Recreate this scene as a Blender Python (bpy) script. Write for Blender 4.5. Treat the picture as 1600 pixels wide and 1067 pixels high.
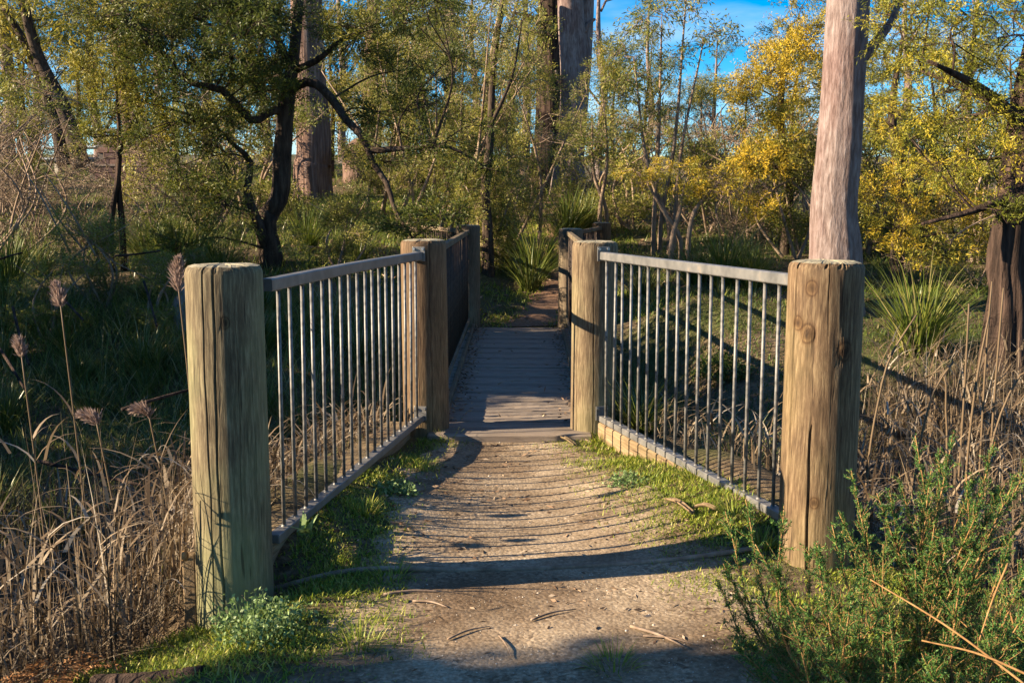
import bpy, math, random
import numpy as np
from mathutils import Vector
for o in list(bpy.data.objects): bpy.data.objects.remove(o)
SC = bpy.context.scene
COL = SC.collection
R = math.radians
# ------------------------------------------------------------------ camera, sky, sun, exposure
FPX, CAMH = 1700.0, 1.55                       # focal length in pixels of a 1600 px wide frame, eye height
PITCH = math.atan(211 / FPX)
cam = bpy.data.cameras.new('camera'); camo = bpy.data.objects.new('camera', cam); COL.objects.link(camo)
cam.sensor_width = 36.0; cam.lens = 36.0 * FPX / 1600.0; cam.clip_start = 0.05; cam.clip_end = 900
camo.location = (0, 0, CAMH); camo.rotation_euler = (math.pi / 2 - PITCH, 0, 0)
SC.camera = camo
SUN_AZ, SUN_EL = R(10), R(22)                  # light travels towards (cos az, sin az), coming down at el
world = bpy.data.worlds.new('World'); SC.world = world; world.use_nodes = True
wn, wl = world.node_tree.nodes, world.node_tree.links
wn.clear()
sky = wn.new('ShaderNodeTexSky'); sky.sky_type = 'NISHITA'; sky.sun_disc = False
sky.sun_elevation = SUN_EL; sky.sun_rotation = math.atan2(-math.cos(SUN_AZ), -math.sin(SUN_AZ))
sky.altitude = 900; sky.air_density = 1.0; sky.dust_density = 0.1; sky.ozone_density = 4.0
hsv = wn.new('ShaderNodeHueSaturation'); hsv.inputs['Saturation'].default_value = 1.55; hsv.inputs['Value'].default_value = .40
tc = wn.new('ShaderNodeTexCoord'); mp = wn.new('ShaderNodeMapping'); mp.inputs['Scale'].default_value = (3.0, 3.0, 14.0)
cn = wn.new('ShaderNodeTexNoise'); cn.inputs['Scale'].default_value = 1.6; cn.inputs['Detail'].default_value = 6
cr = wn.new('ShaderNodeValToRGB'); cr.color_ramp.elements[0].position = .48; cr.color_ramp.elements[1].position = .80
cr.color_ramp.elements[0].color = (0, 0, 0, 1); cr.color_ramp.elements[1].color = (.42, .42, .42, 1)
mx = wn.new('ShaderNodeMixRGB'); mx.inputs['Color2'].default_value = (3.0, 2.9, 2.8, 1)
bg = wn.new('ShaderNodeBackground'); bg.inputs['Strength'].default_value = 0.14
wo = wn.new('ShaderNodeOutputWorld')
wl.new(sky.outputs[0], hsv.inputs['Color']); wl.new(hsv.outputs[0], mx.inputs['Color1'])
wl.new(tc.outputs['Generated'], mp.inputs[0]); wl.new(mp.outputs[0], cn.inputs['Vector'])
wl.new(cn.outputs[0], cr.inputs[0]); wl.new(cr.outputs[0], mx.inputs['Fac'])
wl.new(mx.outputs[0], bg.inputs['Color']); wl.new(bg.outputs[0], wo.inputs['Surface'])
sun = bpy.data.lights.new('sun', 'SUN'); sun.energy = 5.0; sun.angle = R(0.35); sun.color = (1.0, .82, .57)
suno = bpy.data.objects.new('sun', sun); COL.objects.link(suno)
suno.rotation_euler = Vector((math.cos(SUN_AZ) * math.cos(SUN_EL), math.sin(SUN_AZ) * math.cos(SUN_EL), -math.sin(SUN_EL))).to_track_quat('-Z', 'Y').to_euler()
vs = SC.view_settings; vs.view_transform = 'Standard'; vs.look = 'None'; vs.exposure = 1.95; vs.gamma = 1.0; vs.use_curve_mapping = False
SC.cycles.max_bounces = 4; SC.cycles.diffuse_bounces = 2; SC.cycles.glossy_bounces = 2; SC.cycles.transmission_bounces = 2; SC.cycles.transparent_max_bounces = 4

# ------------------------------------------------------------------ helpers
rng = np.random.default_rng(7)
_c, _s = math.cos(PITCH), math.sin(PITCH)
def at(px, py, Y):                             # the point that lies Y metres ahead on the line of a photo pixel
    u = (px - 800) / FPX; v = -(py - 533.5) / FPX
    d = np.array([u, _c + v * _s, -_s + v * _c])
    return np.array([0, 0, CAMH]) + d * (Y / d[1])
def sm(a, b, x):
    t = np.clip((np.asarray(x, float) - a) / (b - a), 0, 1); return t * t * (3 - 2 * t)
_nz = [(np.random.default_rng(i).normal(size=2), np.random.default_rng(i + 50).uniform(0, 6.28)) for i in range(14)]
def noise2(x, y, sc=1.0):
    s = 0
    for k, (d, p) in enumerate(_nz): s = s + np.sin((x * d[0] + y * d[1]) * sc * (0.6 + .18 * k) + p)
    return s / 5.0
def lpan(y): return -1.0 + (np.asarray(y) - 4.45) * 0.160      # line of the left wing railing
def rpan(y): return 1.247 - (np.asarray(y) - 4.85) * 0.298     # line of the right wing railing
def pathx(y): return np.interp(y, [-20, 3, 7.3, 13.6, 15.5, 18, 21, 26, 34, 60], [.25, .12, -.01, .22, .72, 1.2, 1.1, 1.2, 3, 12])
def hgt(x, y):
    x = np.asarray(x, float); y = np.asarray(y, float)
    zl = np.interp(y, [-30, 3, 7.0, 9, 12, 15, 20, 30, 45, 80, 160, 500], [-.9, -1.15, -1.1, -.6, .45, .95, 1.5, 2.5, 3.3, 5, 9, 24])
    zr = np.interp(y, [-30, 3, 7.0, 8.5, 10, 13, 16, 20, 27, 45, 80, 160, 500], [-.6, -.8, -.8, -.45, .0, .42, .72, 1.05, 1.6, 2.6, 4, 8, 24])
    w = sm(-1.4, 1.4, x); z = zl * (1 - w) + zr * w
    zc = np.interp(y, [0, 7.2, 7.9, 12.3, 13.3, 15, 17, 20, 24, 27, 45, 80, 160, 500], [0, 0, -1, -.85, -.02, .22, .55, 1., 1.4, 1.7, 2.8, 4.5, 8.5, 24])
    k = np.exp(-np.abs((x - pathx(y)) / 1.7) ** 4); z = z * (1 - k) + zc * k
    z = z + .05 * noise2(x, y, 1.1) * sm(.2, 3, np.abs(x) + np.abs(y - 6) * .2)
    le = np.where(y > 4.3, lpan(y) - .13, -1.22 - (4.3 - y) * .75)
    re = np.where(y > 4.5, rpan(y) + .16, 1.55 + (4.5 - y) * 1.2)
    cw = sm(-1.1, 0.03, x - le) * sm(-1.2, 0.0, re - x) * (1 - sm(7.25, 7.5, y))
    zi = -.03 + (.015 + .035 * sm(4.4, 4.8, y) + .085 * sm(4.7, 5.2, y) * (1 - sm(6.0, 6.9, y))) * np.minimum(1.6, ((x - pathx(y)) / .9) ** 2) + .003 * noise2(x, y, 5) + .02 * sm(6.7, 7.2, y)
    zi = zi - .17 * sm(.70, 1.35, -(x + (4.3 - y) * 0.35)) * (1 - sm(4.35, 4.75, y))
    return z * (1 - cw) + zi * cw

class MB:
    """collects verts, faces and one random value per piece; build() makes ONE mesh object"""
    def __init__(s): s.V = []; s.F = {}; s.n = 0; s.r = []
    def add(s, V, F, rnd=0.5):
        V = np.asarray(V, float).reshape(-1, 3)
        if isinstance(F, list):
            for f in F: s.F.setdefault(len(f), []).append(np.array([f]) + s.n)
        elif isinstance(F, tuple):
            for f in F: s.F.setdefault(f.shape[1], []).append(f + s.n)
        else: s.F.setdefault(F.shape[1], []).append(F + s.n)
        s.V.append(V); s.r.append(np.broadcast_to(np.asarray(rnd, float), (len(V),))); s.n += len(V)
        return s
    def mesh(s, name, mat, smooth=True):
        V = np.concatenate(s.V); r = np.concatenate(s.r)
        me = bpy.data.meshes.new(name)
        tot = []; idx = []
        for k, fl in s.F.items():
            f = np.concatenate(fl); idx.append(f.ravel()); tot.append(np.full(len(f), k))
        idx = np.concatenate(idx).astype(np.int32); tot = np.concatenate(tot).astype(np.int32)
        st = np.concatenate([[0], np.cumsum(tot)[:-1]]).astype(np.int32)
        me.vertices.add(len(V)); me.vertices.foreach_set('co', V.astype(np.float32).ravel())
        me.loops.add(len(idx)); me.loops.foreach_set('vertex_index', idx)
        me.polygons.add(len(tot)); me.polygons.foreach_set('loop_start', st); me.polygons.foreach_set('loop_total', tot)
        me.polygons.foreach_set('use_smooth', np.full(len(tot), smooth))
        a = me.attributes.new('rnd', 'FLOAT', 'POINT'); a.data.foreach_set('value', r.astype(np.float32))
        me.update(); me.validate()
        for m in (mat if isinstance(mat, (list, tuple)) else [mat]): me.materials.append(m)
        return me
    def build(s, name, mat, parent=None, smooth=True, loc=None):
        return link(name, s.mesh(name, mat, smooth), parent, loc)
def link(name, me, parent=None, loc=None, rot=None, scale=None):
    o = bpy.data.objects.new(name, me); COL.objects.link(o)
    if parent: o.parent = parent
    if loc is not None: o.location = loc
    if rot is not None: o.rotation_euler = rot
    if scale is not None: o.scale = scale if hasattr(scale, '__len__') else (scale,) * 3
    return o
def tag(o, label, cat, group=None, kind=None):
    if label: o['label'] = label
    if cat: o['category'] = cat
    if group: o['group'] = group
    if kind: o['kind'] = kind
    return o
def thing(name, label, cat, loc=(0, 0, 0), rot=(0, 0, 0), group=None, scale=1):
    o = bpy.data.objects.new(name, None); COL.objects.link(o); o.location = loc; o.rotation_euler = rot; o.scale = (scale,) * 3
    o.empty_display_size = .1
    return tag(o, label, cat, group)
def copy_tree(o, parent=None):
    c = o.copy(); COL.objects.link(c); c.parent = parent
    for ch in list(o.children): copy_tree(ch, c)
    return c
def nrm(v): return v / np.maximum(np.linalg.norm(v, axis=-1, keepdims=True), 1e-9)
def smooth_path(pts, n):
    P = np.asarray(pts, float)
    if len(P) == 2: return P[0] + (P[1] - P[0]) * np.linspace(0, 1, n)[:, None]
    ch = np.maximum(np.linalg.norm(np.diff(P, axis=0), axis=1), 1e-6); T = np.concatenate([[0], np.cumsum(ch)])
    sl = np.diff(P, axis=0) / ch[:, None]; m = np.vstack([sl[:1], (sl[:-1] * ch[1:, None] + sl[1:] * ch[:-1, None]) / (ch[:-1] + ch[1:])[:, None], sl[-1:]])
    if len(P) <= 5 and n >= len(P) * 3: t = np.linspace(0, T[-1], n)
    else: t = np.interp(np.linspace(0, len(P) - 1, n), np.arange(len(P)), T)
    i = np.clip(np.searchsorted(T, t, side='right') - 1, 0, len(P) - 2); h = ch[i][:, None]; f = ((t - T[i]) / ch[i])[:, None]
    return (1 + 2 * f) * (1 - f) ** 2 * P[i] + f * (1 - f) ** 2 * h * m[i] + f ** 2 * (3 - 2 * f) * P[i + 1] + f ** 2 * (f - 1) * h * m[i + 1]
def tube(mb, pts, rad, sides=8, n=None, rnd=.5, ridge=None, cap=True):
    """a tapered round member along a smooth line; ridge(theta, t) scales its radius"""
    n = n or max(4, len(pts) * 4)
    P = smooth_path(pts, n); t = np.linspace(0, 1, n); pp = np.asarray(pts, float)
    s = np.concatenate([[0], np.cumsum(np.linalg.norm(np.diff(P, axis=0), axis=1))]); q = np.concatenate([[0], np.cumsum(np.linalg.norm(np.diff(pp, axis=0), axis=1))])
    rr = np.interp(s / s[-1], q / q[-1] if len(rad) == len(pp) else np.linspace(0, 1, len(rad)), rad)
    T = nrm(np.gradient(P, axis=0)); ref = np.array([1., .13, 0]) if abs(T[:, 2]).mean() > .6 else np.array([0, .1, 1.])
    U = nrm(np.cross(T, ref)); W = np.cross(T, U)
    th = np.linspace(0, 2 * np.pi, sides, endpoint=False)
    k = rr[:, None] * (ridge(th[None, :], t[:, None]) if ridge else np.ones((n, sides)))
    V = P[:, None, :] + k[..., None] * (np.cos(th)[None, :, None] * U[:, None, :] + np.sin(th)[None, :, None] * W[:, None, :])
    i = np.arange(n - 1)[:, None] * sides; j = np.arange(sides)[None, :]; j2 = (j + 1) % sides
    F = np.stack([i + j, i + j2, i + sides + j2, i + sides + j], -1).reshape(-1, 4)
    Vf = V.reshape(-1, 3)
    fs = [F]
    if cap: fs += [np.arange(sides)[None, ::-1], (np.arange(sides) + (n - 1) * sides)[None, :]]
    mb.add(Vf, tuple(fs), rnd)
def twigs(mb, A, B, r0, r1, bend=.1, rnd=.5, g=rng):
    """many thin three-sided twigs at once"""
    n = len(A); 
    if n == 0: return
    d = B - A; L = np.linalg.norm(d, axis=1, keepdims=True); T = nrm(d)
    U = nrm(np.cross(T, g.normal(size=(n, 3)))); W = np.cross(T, U)
    M = A + d * .5 + U * L * bend * g.uniform(-1, 1, (n, 1)) + W * L * bend * g.uniform(-1, 1, (n, 1))
    V = np.zeros((n, 9, 3))
    for k, (P, r) in enumerate(((A, r0), (M, (r0 + r1) / 2), (B, r1))):
        for j in range(3):
            a = 2.094 * j; V[:, k * 3 + j] = P + r * (math.cos(a) * U + math.sin(a) * W)
    base = np.array([[k * 3 + j, k * 3 + (j + 1) % 3, k * 3 + 3 + (j + 1) % 3, k * 3 + 3 + j] for k in range(2) for j in range(3)])
    F = (base[None] + (np.arange(n) * 9)[:, None, None]).reshape(-1, 4)
    mb.add(V.reshape(-1, 3), F, rnd)
def leaves(mb, C, D, L, W, g=rng, fold=.0, rnd=None):
    """lens-shaped leaves: one four-cornered face each"""
    n = len(C); D = nrm(D); S = nrm(np.cross(D, g.normal(size=(n, 3))))
    L = np.broadcast_to(L, (n,))[:, None] * g.uniform(.7, 1.25, (n, 1)); W = np.broadcast_to(W, (n,))[:, None] * g.uniform(.7, 1.2, (n, 1))
    V = np.stack([C, C + D * L * .45 + S * W * .5, C + D * L, C + D * L * .45 - S * W * .5], 1)
    F = np.arange(4 * n).reshape(n, 4)
    mb.add(V.reshape(-1, 3), F, np.repeat(g.uniform(0, 1, n) if rnd is None else rnd, 4))
def blades(mb, B, H, W, lean, bend, segs=3, g=rng, rnd=None, az=None):
    """grass or reed blades: bent tapering strips"""
    n = len(B); az = g.uniform(0, 6.283, n) if az is None else az
    H = np.broadcast_to(H, (n,)); W = np.broadcast_to(W, (n,)); lean = np.broadcast_to(lean, (n,)); bend = np.broadcast_to(bend, (n,))
    d = np.stack([np.cos(az), np.sin(az), 0 * az], 1); s = np.stack([-np.sin(az), np.cos(az), 0 * az], 1)
    tw = g.uniform(-.7, .7, n)[:, None]; s = s * np.cos(tw) + d * np.sin(tw)
    V = np.zeros((n, 2 * segs + 1, 3)); P = B.astype(float).copy()
    for k in range(segs + 1):
        t = k / segs; w = (W * (1 - t ** 1.6) * .5)[:, None]
        if k < segs: V[:, 2 * k] = P - s * w; V[:, 2 * k + 1] = P + s * w
        else: V[:, 2 * k] = P
        a = (lean + bend * (t + .5 / segs))[:, None]; st = (H / segs)[:, None]
        P = P + st * (d * np.sin(a) + np.array([0, 0, 1.]) * np.cos(a))
    m = 2 * segs + 1
    q = np.array([[2 * k, 2 * k + 1, 2 * k + 3, 2 * k + 2] for k in range(segs - 1)]).reshape(-1, 4)
    off = (np.arange(n) * m)[:, None, None]
    F4 = (q[None] + off).reshape(-1, 4); F3 = (np.array([[2 * segs - 2, 2 * segs - 1, 2 * segs]])[None] + off).reshape(-1, 3)
    r = np.repeat(g.uniform(0, 1, n) if rnd is None else rnd, m)
    mb.add(V.reshape(-1, 3), (F4, F3) if len(F4) else F3, r)
def box(mb, c, s, bev=.004, M=None, rnd=.5):
    """a box with chamfered long edges; M: 3x3 axes"""
    c = np.asarray(c, float); h = np.asarray(s, float) / 2; b = min(bev, h.min() * .5)
    V = []; 
    for sx in (-1, 1):
        for dx in ((0, b) if sx < 0 else (b, 0)):
            x = sx * (h[0] - dx); e = 0 if dx else b
            hy, hz = h[1] - (b if not dx else 0), h[2] - (b if not dx else 0)
            bb = b
            V += [(x, y, z) for y, z in ((-hy + bb, -hz), (hy - bb, -hz), (hy, -hz + bb), (hy, hz - bb), (hy - bb, hz), (-hy + bb, hz), (-hy, hz - bb), (-hy, -hz + bb))]
    V = np.array(V)
    F = []
    for k in range(3):
        for j in range(8): F.append([k * 8 + j, k * 8 + (j + 1) % 8, k * 8 + 8 + (j + 1) % 8, k * 8 + 8 + j])
    if M is not None: V = V @ np.asarray(M)
    mb.add(V + c, (np.array(F), np.arange(8)[None, ::-1], (np.arange(8) + 24)[None, :]), rnd)
def axes(d, up=(0, 0, 1)):
    x = nrm(np.asarray(d, float)); y = nrm(np.cross(up, x)); return np.array([x, y, np.cross(x, y)])

# ------------------------------------------------------------------ materials
def mat(name):
    m = bpy.data.materials.new(name); m.use_nodes = True; n = m.node_tree.nodes; n.clear()
    return m, n, m.node_tree.links
def ramp(n, stops):
    r = n.new('ShaderNodeValToRGB'); e = r.color_ramp.elements
    while len(e) < len(stops): e.new(.5)
    for q, (p, c) in zip(e, stops): q.position = p; q.color = (*c, 1)
    return r
def noise(n, l, sc, det=4, scale=(1, 1, 1), coord='Object', rough=.55):
    t = n.new('ShaderNodeTexCoord'); m = n.new('ShaderNodeMapping'); m.inputs['Scale'].default_value = scale
    x = n.new('ShaderNodeTexNoise'); x.inputs['Scale'].default_value = sc; x.inputs['Detail'].default_value = det; x.inputs['Roughness'].default_value = rough
    l.new(t.outputs[coord], m.inputs[0]); l.new(m.outputs[0], x.inputs['Vector']); return x
def mixc(n, l, f, a, b, mode='MIX'):
    m = n.new('ShaderNodeMixRGB'); m.blend_type = mode
    for s, v in zip(m.inputs, (f, a, b)):
        if isinstance(v, (int, float)): s.default_value = v
        elif isinstance(v, tuple): s.default_value = (*v, 1)
        else: l.new(v, s)
    return m.outputs[0]
def leafmat(name, stops, trans=.35, rough=.5, spec=.25):
    m, n, l = mat(name)
    a = n.new('ShaderNodeAttribute'); a.attribute_name = 'rnd'; r = ramp(n, stops); l.new(a.outputs['Fac'], r.inputs[0])
    p = n.new('ShaderNodeBsdfPrincipled'); p.inputs['Roughness'].default_value = rough; p.inputs['Specular IOR Level'].default_value = spec
    t = n.new('ShaderNodeBsdfTranslucent'); x = n.new('ShaderNodeMixShader'); x.inputs[0].default_value = trans
    o = n.new('ShaderNodeOutputMaterial')
    l.new(r.outputs[0], p.inputs['Base Color']); l.new(r.outputs[0], t.inputs[0]); l.new(p.outputs[0], x.inputs[1]); l.new(t.outputs[0], x.inputs[2]); l.new(x.outputs[0], o.inputs[0])
    return m
def surf(name, build, rough=.85, spec=.25, bump=None, dist=.01, metallic=0.):
    """build(n, l) -> (colour socket, height socket or None)"""
    m, n, l = mat(name); c, h = build(n, l)
    p = n.new('ShaderNodeBsdfPrincipled'); p.inputs['Specular IOR Level'].default_value = spec; p.inputs['Metallic'].default_value = metallic
    if isinstance(rough, (int, float)): p.inputs['Roughness'].default_value = rough
    l.new(c, p.inputs['Base Color'])
    if h is not None:
        b = n.new('ShaderNodeBump'); b.inputs['Strength'].default_value = bump or .5; b.inputs['Distance'].default_value = dist
        l.new(h, b.inputs['Height']); l.new(b.outputs[0], p.inputs['Normal'])
    o = n.new('ShaderNodeOutputMaterial'); l.new(p.outputs[0], o.inputs[0]); return m
def wood(name, dark, mid, light, green=(.20, .22, .09), gamt=.5, scale=(1, 1, .09), coord='Object', bump=.6, knots=()):
    def b(n, l):
        g = noise(n, l, 85, 6, scale, coord, .7); r = ramp(n, [(.30, dark), (.5, mid), (.68, light)]); l.new(g.outputs[0], r.inputs[0])
        big = noise(n, l, 3.2, 4, tuple(.25 + .75 * q for q in scale), coord); rb = ramp(n, [(.35, (.62, .60, .58)), (.65, (1.1, 1.08, 1.05))]); l.new(big.outputs[0], rb.inputs[0])
        c = mixc(n, l, 1.0, r.outputs[0], rb.outputs[0], 'MULTIPLY')
        gn = noise(n, l, 2.1, 5, (1, 1, .5), coord); gr = ramp(n, [(.42, (0, 0, 0)), (.66, (gamt,) * 3)]); l.new(gn.outputs[0], gr.inputs[0])
        c = mixc(n, l, gr.outputs[0], c, green)
        ck = noise(n, l, 55, 2, tuple(q * .7 if q < .5 else q for q in scale), coord); ckr = ramp(n, [(.28, (.25, .22, .2)), (.36, (1, 1, 1))]); l.new(ck.outputs[0], ckr.inputs[0])
        c = mixc(n, l, .8, c, ckr.outputs[0], 'MULTIPLY')
        for (kx, ky, kz, kr) in knots:           # a dark-hearted branch knot with rings
            tcn = n.new('ShaderNodeTexCoord'); mpn = n.new('ShaderNodeMapping'); mpn.inputs['Location'].default_value = (-kx / kr, -ky / kr, -kz / kr / 1.25); mpn.inputs['Scale'].default_value = (1 / kr, 1 / kr, .8 / kr)
            ln = n.new('ShaderNodeVectorMath'); ln.operation = 'LENGTH'; l.new(tcn.outputs['Object'], mpn.inputs[0]); l.new(mpn.outputs[0], ln.inputs[0])
            ad = n.new('ShaderNodeMath'); ad.operation = 'MULTIPLY_ADD'; ad.inputs[1].default_value = .5; l.new(big.outputs[0], ad.inputs[0]); l.new(ln.outputs['Value'], ad.inputs[2])
            kr_ = ramp(n, [(.30, (.30, .24, .20)), (.50, (.62, .52, .42)), (.62, (.95, .85, .72)), (.72, (.48, .38, .30)), (.84, (.9, .85, .8)), (1., (1, 1, 1))]); l.new(ad.outputs[0], kr_.inputs[0]); c = mixc(n, l, 1., c, kr_.outputs[0], 'MULTIPLY')
        a = n.new('ShaderNodeMath'); a.operation = 'MULTIPLY'; l.new(g.outputs[0], a.inputs[0]); l.new(ckr.outputs[0], a.inputs[1])
        return c, a.outputs[0]
    return surf(name, b, .8, .25, bump, .006)
M = {}
M['post'] = wood('weathered_post_timber', (.05, .032, .019), (.15, .105, .062), (.29, .225, .14), green=(.185, .18, .085), gamt=.5)
def kn(a, z, r, Rr=.156): return (math.cos(R(a)) * Rr, math.sin(R(a)) * Rr, z, r)
M['post_green'] = wood('green_stained_post_timber', (.05, .036, .02), (.145, .11, .064), (.29, .24, .145), green=(.17, .185, .085), gamt=.75, knots=[kn(-77, 1.10, .035)])
M['post_knotty'] = wood('knotty_brown_post_timber', (.042, .025, .014), (.135, .086, .048), (.27, .195, .115), green=(.17, .155, .06), gamt=.3, knots=[kn(-132, 1.02, .065), kn(-128, 1.21, .05), kn(-72, .95, .06), kn(-150, 1.06, .05), kn(-110, .30, .04)])
M['post_brown'] = wood('brown_post_timber', (.06, .036, .02), (.135, .082, .045), (.22, .15, .085), gamt=.15)
M['post_dark'] = wood('dark_post_timber', (.07, .05, .035), (.13, .095, .065), (.20, .15, .10), gamt=.15)
M['post_end'] = wood('post_end_grain', (.20, .165, .11), (.30, .27, .19), (.40, .36, .26), scale=(1, 1, 1), gamt=.3, bump=.4)
M['plank'] = wood('grey_deck_timber', (.12, .098, .08), (.22, .18, .15), (.31, .265, .225), green=(.17, .12, .08), gamt=.5, scale=(.05, 1, 1))
M['sleeper'] = wood('tan_sleeper_timber', (.10, .065, .036), (.19, .13, .075), (.28, .205, .125), gamt=.15, scale=(1, .06, 1))
def b_metal(n, l):
    g = noise(n, l, 30, 5); r = ramp(n, [(.35, (.05, .049, .048)), (.55, (.14, .135, .13)), (.74, (.20, .165, .14))]); l.new(g.outputs[0], r.inputs[0]); return r.outputs[0], g.outputs[0]
M['metal'] = surf('dark_painted_steel', b_metal, .48, .5, .15, .002)
def b_rail(n, l):
    g = noise(n, l, 14, 5); r = ramp(n, [(.3, (.075, .073, .072)), (.6, (.13, .125, .12)), (.78, (.20, .165, .135))]); l.new(g.outputs[0], r.inputs[0]); return r.outputs[0], g.outputs[0]
def b_brown(n, l):
    g = noise(n, l, 20, 4); r = ramp(n, [(.3, (.022, .014, .010)), (.7, (.055, .036, .026))]); l.new(g.outputs[0], r.inputs[0]); return r.outputs[0], None
M['brown_steel'] = surf('dark_brown_steel', b_brown, .7, .25)
M['rail'] = surf('worn_rail_steel', b_rail, .40, .6, .15, .002)
def b_zinc(n, l):
    g = noise(n, l, 60, 3); r = ramp(n, [(.3, (.25, .25, .26)), (.7, (.5, .5, .5))]); l.new(g.outputs[0], r.inputs[0]); return r.outputs[0], None
M['zinc'] = surf('zinc_bolt', b_zinc, .35, .5, metallic=.8)
def b_path(n, l):
    g = noise(n, l, 60, 6, rough=.7); r = ramp(n, [(.25, (.125, .095, .064)), (.5, (.29, .226, .158)), (.75, (.49, .405, .305))]); l.new(g.outputs[0], r.inputs[0])
    b = noise(n, l, 2.0, 5); rb = ramp(n, [(.35, (.62, .57, .52)), (.62, (1.1, 1.08, 1.05))]); l.new(b.outputs[0], rb.inputs[0])
    c = mixc(n, l, 1., r.outputs[0], rb.outputs[0], 'MULTIPLY')
    v = n.new('ShaderNodeTexVoronoi'); v.inputs['Scale'].default_value = 62; t = n.new('ShaderNodeTexCoord'); l.new(t.outputs['Object'], v.inputs['Vector'])
    vb = n.new('ShaderNodeRGBToBW'); l.new(v.outputs['Color'], vb.inputs[0]); vr = ramp(n, [(.15, (.55, .52, .50)), (.5, (.95, .95, .95)), (.9, (1.35, 1.32, 1.28))]); l.new(vb.outputs[0], vr.inputs[0])
    vm = noise(n, l, 4.5, 4); vq = ramp(n, [(.42, (0, 0, 0)), (.60, (.9, .9, .9))]); l.new(vm.outputs[0], vq.inputs[0]); c = mixc(n, l, vq.outputs[0], c, mixc(n, l, 1., c, vr.outputs[0], 'MULTIPLY'))
    dp = noise(n, l, 1.3, 6, (1, 1, 1), 'Object', .65); dr = ramp(n, [(.40, (.58, .53, .50)), (.56, (1, 1, 1))]); l.new(dp.outputs[0], dr.inputs[0]); c = mixc(n, l, .85, c, dr.outputs[0], 'MULTIPLY')
    a = n.new('ShaderNodeMath'); a.operation = 'SUBTRACT'; l.new(g.outputs[0], a.inputs[0]); l.new(v.outputs[0], a.inputs[1])
    return c, a.outputs[0]
def b_earth(n, l):
    g = noise(n, l, 30, 6, rough=.7); r = ramp(n, [(.3, (.10, .055, .033)), (.55, (.21, .125, .08)), (.75, (.32, .21, .14))]); l.new(g.outputs[0], r.inputs[0]); return r.outputs[0], g.outputs[0]
M['earth'] = surf('red_brown_earth', b_earth, .95, .1, .4, .01)
M['path'] = surf('packed_gravel', b_path, .95, .1, .35, .007)
def b_ground(n, l):
    g = noise(n, l, 22, 6, rough=.7); r = ramp(n, [(.3, (.04, .028, .017)), (.5, (.11, .078, .048)), (.7, (.22, .165, .105))]); l.new(g.outputs[0], r.inputs[0])
    b = noise(n, l, .7, 5); rb = ramp(n, [(.42, (0, 0, 0)), (.6, (.85,) * 3)]); l.new(b.outputs[0], rb.inputs[0])
    c = mixc(n, l, rb.outputs[0], r.outputs[0], (.055, .07, .02)); return c, g.outputs[0]
M['ground'] = surf('leaf_litter_soil', b_ground, .95, .1, .8, .03)
def bark(name, stops, sc=16, stretch=.12, bump=.8, dist=.03, blot=None):
    def b(n, l):
        g = noise(n, l, sc, 6, (1, 1, stretch), rough=.65); r = ramp(n, stops); l.new(g.outputs[0], r.inputs[0]); c = r.outputs[0]
        if blot:
            q = noise(n, l, 1.7, 4, (1, 1, .45)); qr = ramp(n, [(.45, (0, 0, 0)), (.58, (1, 1, 1))]); l.new(q.outputs[0], qr.inputs[0]); c = mixc(n, l, qr.outputs[0], c, mixc(n, l, 1., blot, r.outputs[0], 'OVERLAY'))
        return c, g.outputs[0]
    return surf(name, b, .9, .15, bump, dist)
M['bark_pale'] = bark('pale_gum_bark', [(.30, (.085, .058, .052)), (.5, (.18, .135, .125)), (.7, (.28, .23, .22))], 26, .2, .9, .025, blot=(.40, .35, .345))
M['bark_stringy'] = bark('stringy_bark', [(.3, (.06, .034, .026)), (.5, (.155, .096, .074)), (.7, (.29, .20, .16))], 22, .06, 1., .05)
M['bark_dark'] = bark('dark_wattle_bark', [(.3, (.018, .012, .009)), (.5, (.05, .034, .025)), (.75, (.11, .08, .06))], 20, .2, 1., .03)
M['bark_brown'] = bark('brown_bark', [(.35, (.012, .008, .007)), (.5, (.042, .027, .021)), (.72, (.11, .07, .053))], 14, .1, 1., .06)
M['bark_twig'] = bark('pinkish_twig_bark', [(.3, (.11, .075, .05)), (.5, (.22, .155, .11)), (.75, (.36, .28, .21))], 12, .3, .4, .01)
M['bark_grey'] = bark('grey_dead_wood', [(.3, (.10, .085, .075)), (.5, (.21, .185, .165)), (.75, (.34, .31, .29))], 18, .15, .8, .02)
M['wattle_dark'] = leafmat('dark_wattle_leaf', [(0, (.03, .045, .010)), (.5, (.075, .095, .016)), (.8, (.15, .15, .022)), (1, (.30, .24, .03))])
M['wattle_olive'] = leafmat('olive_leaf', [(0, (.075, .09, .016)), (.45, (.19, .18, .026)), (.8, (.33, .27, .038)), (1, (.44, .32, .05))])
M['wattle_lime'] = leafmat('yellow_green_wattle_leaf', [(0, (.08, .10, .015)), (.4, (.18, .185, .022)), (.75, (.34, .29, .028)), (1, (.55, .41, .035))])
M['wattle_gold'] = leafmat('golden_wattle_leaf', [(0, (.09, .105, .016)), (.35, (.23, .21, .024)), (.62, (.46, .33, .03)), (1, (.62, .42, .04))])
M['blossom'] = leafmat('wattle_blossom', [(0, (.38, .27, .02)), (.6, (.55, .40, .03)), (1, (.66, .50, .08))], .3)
M['gum_leaf'] = leafmat('gum_leaf', [(0, (.06, .08, .018)), (.5, (.14, .155, .03)), (.85, (.25, .225, .045)), (1, (.36, .28, .08))])
M['tea_leaf'] = leafmat('tea_tree_leaf', [(0, (.08, .10, .02)), (.5, (.19, .195, .035)), (.85, (.32, .285, .06)), (1, (.44, .36, .11))])
M['dry_leaf'] = leafmat('dry_brown_leaf', [(0, (.06, .04, .028)), (.5, (.14, .10, .065)), (1, (.26, .19, .12))], .25)
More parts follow.
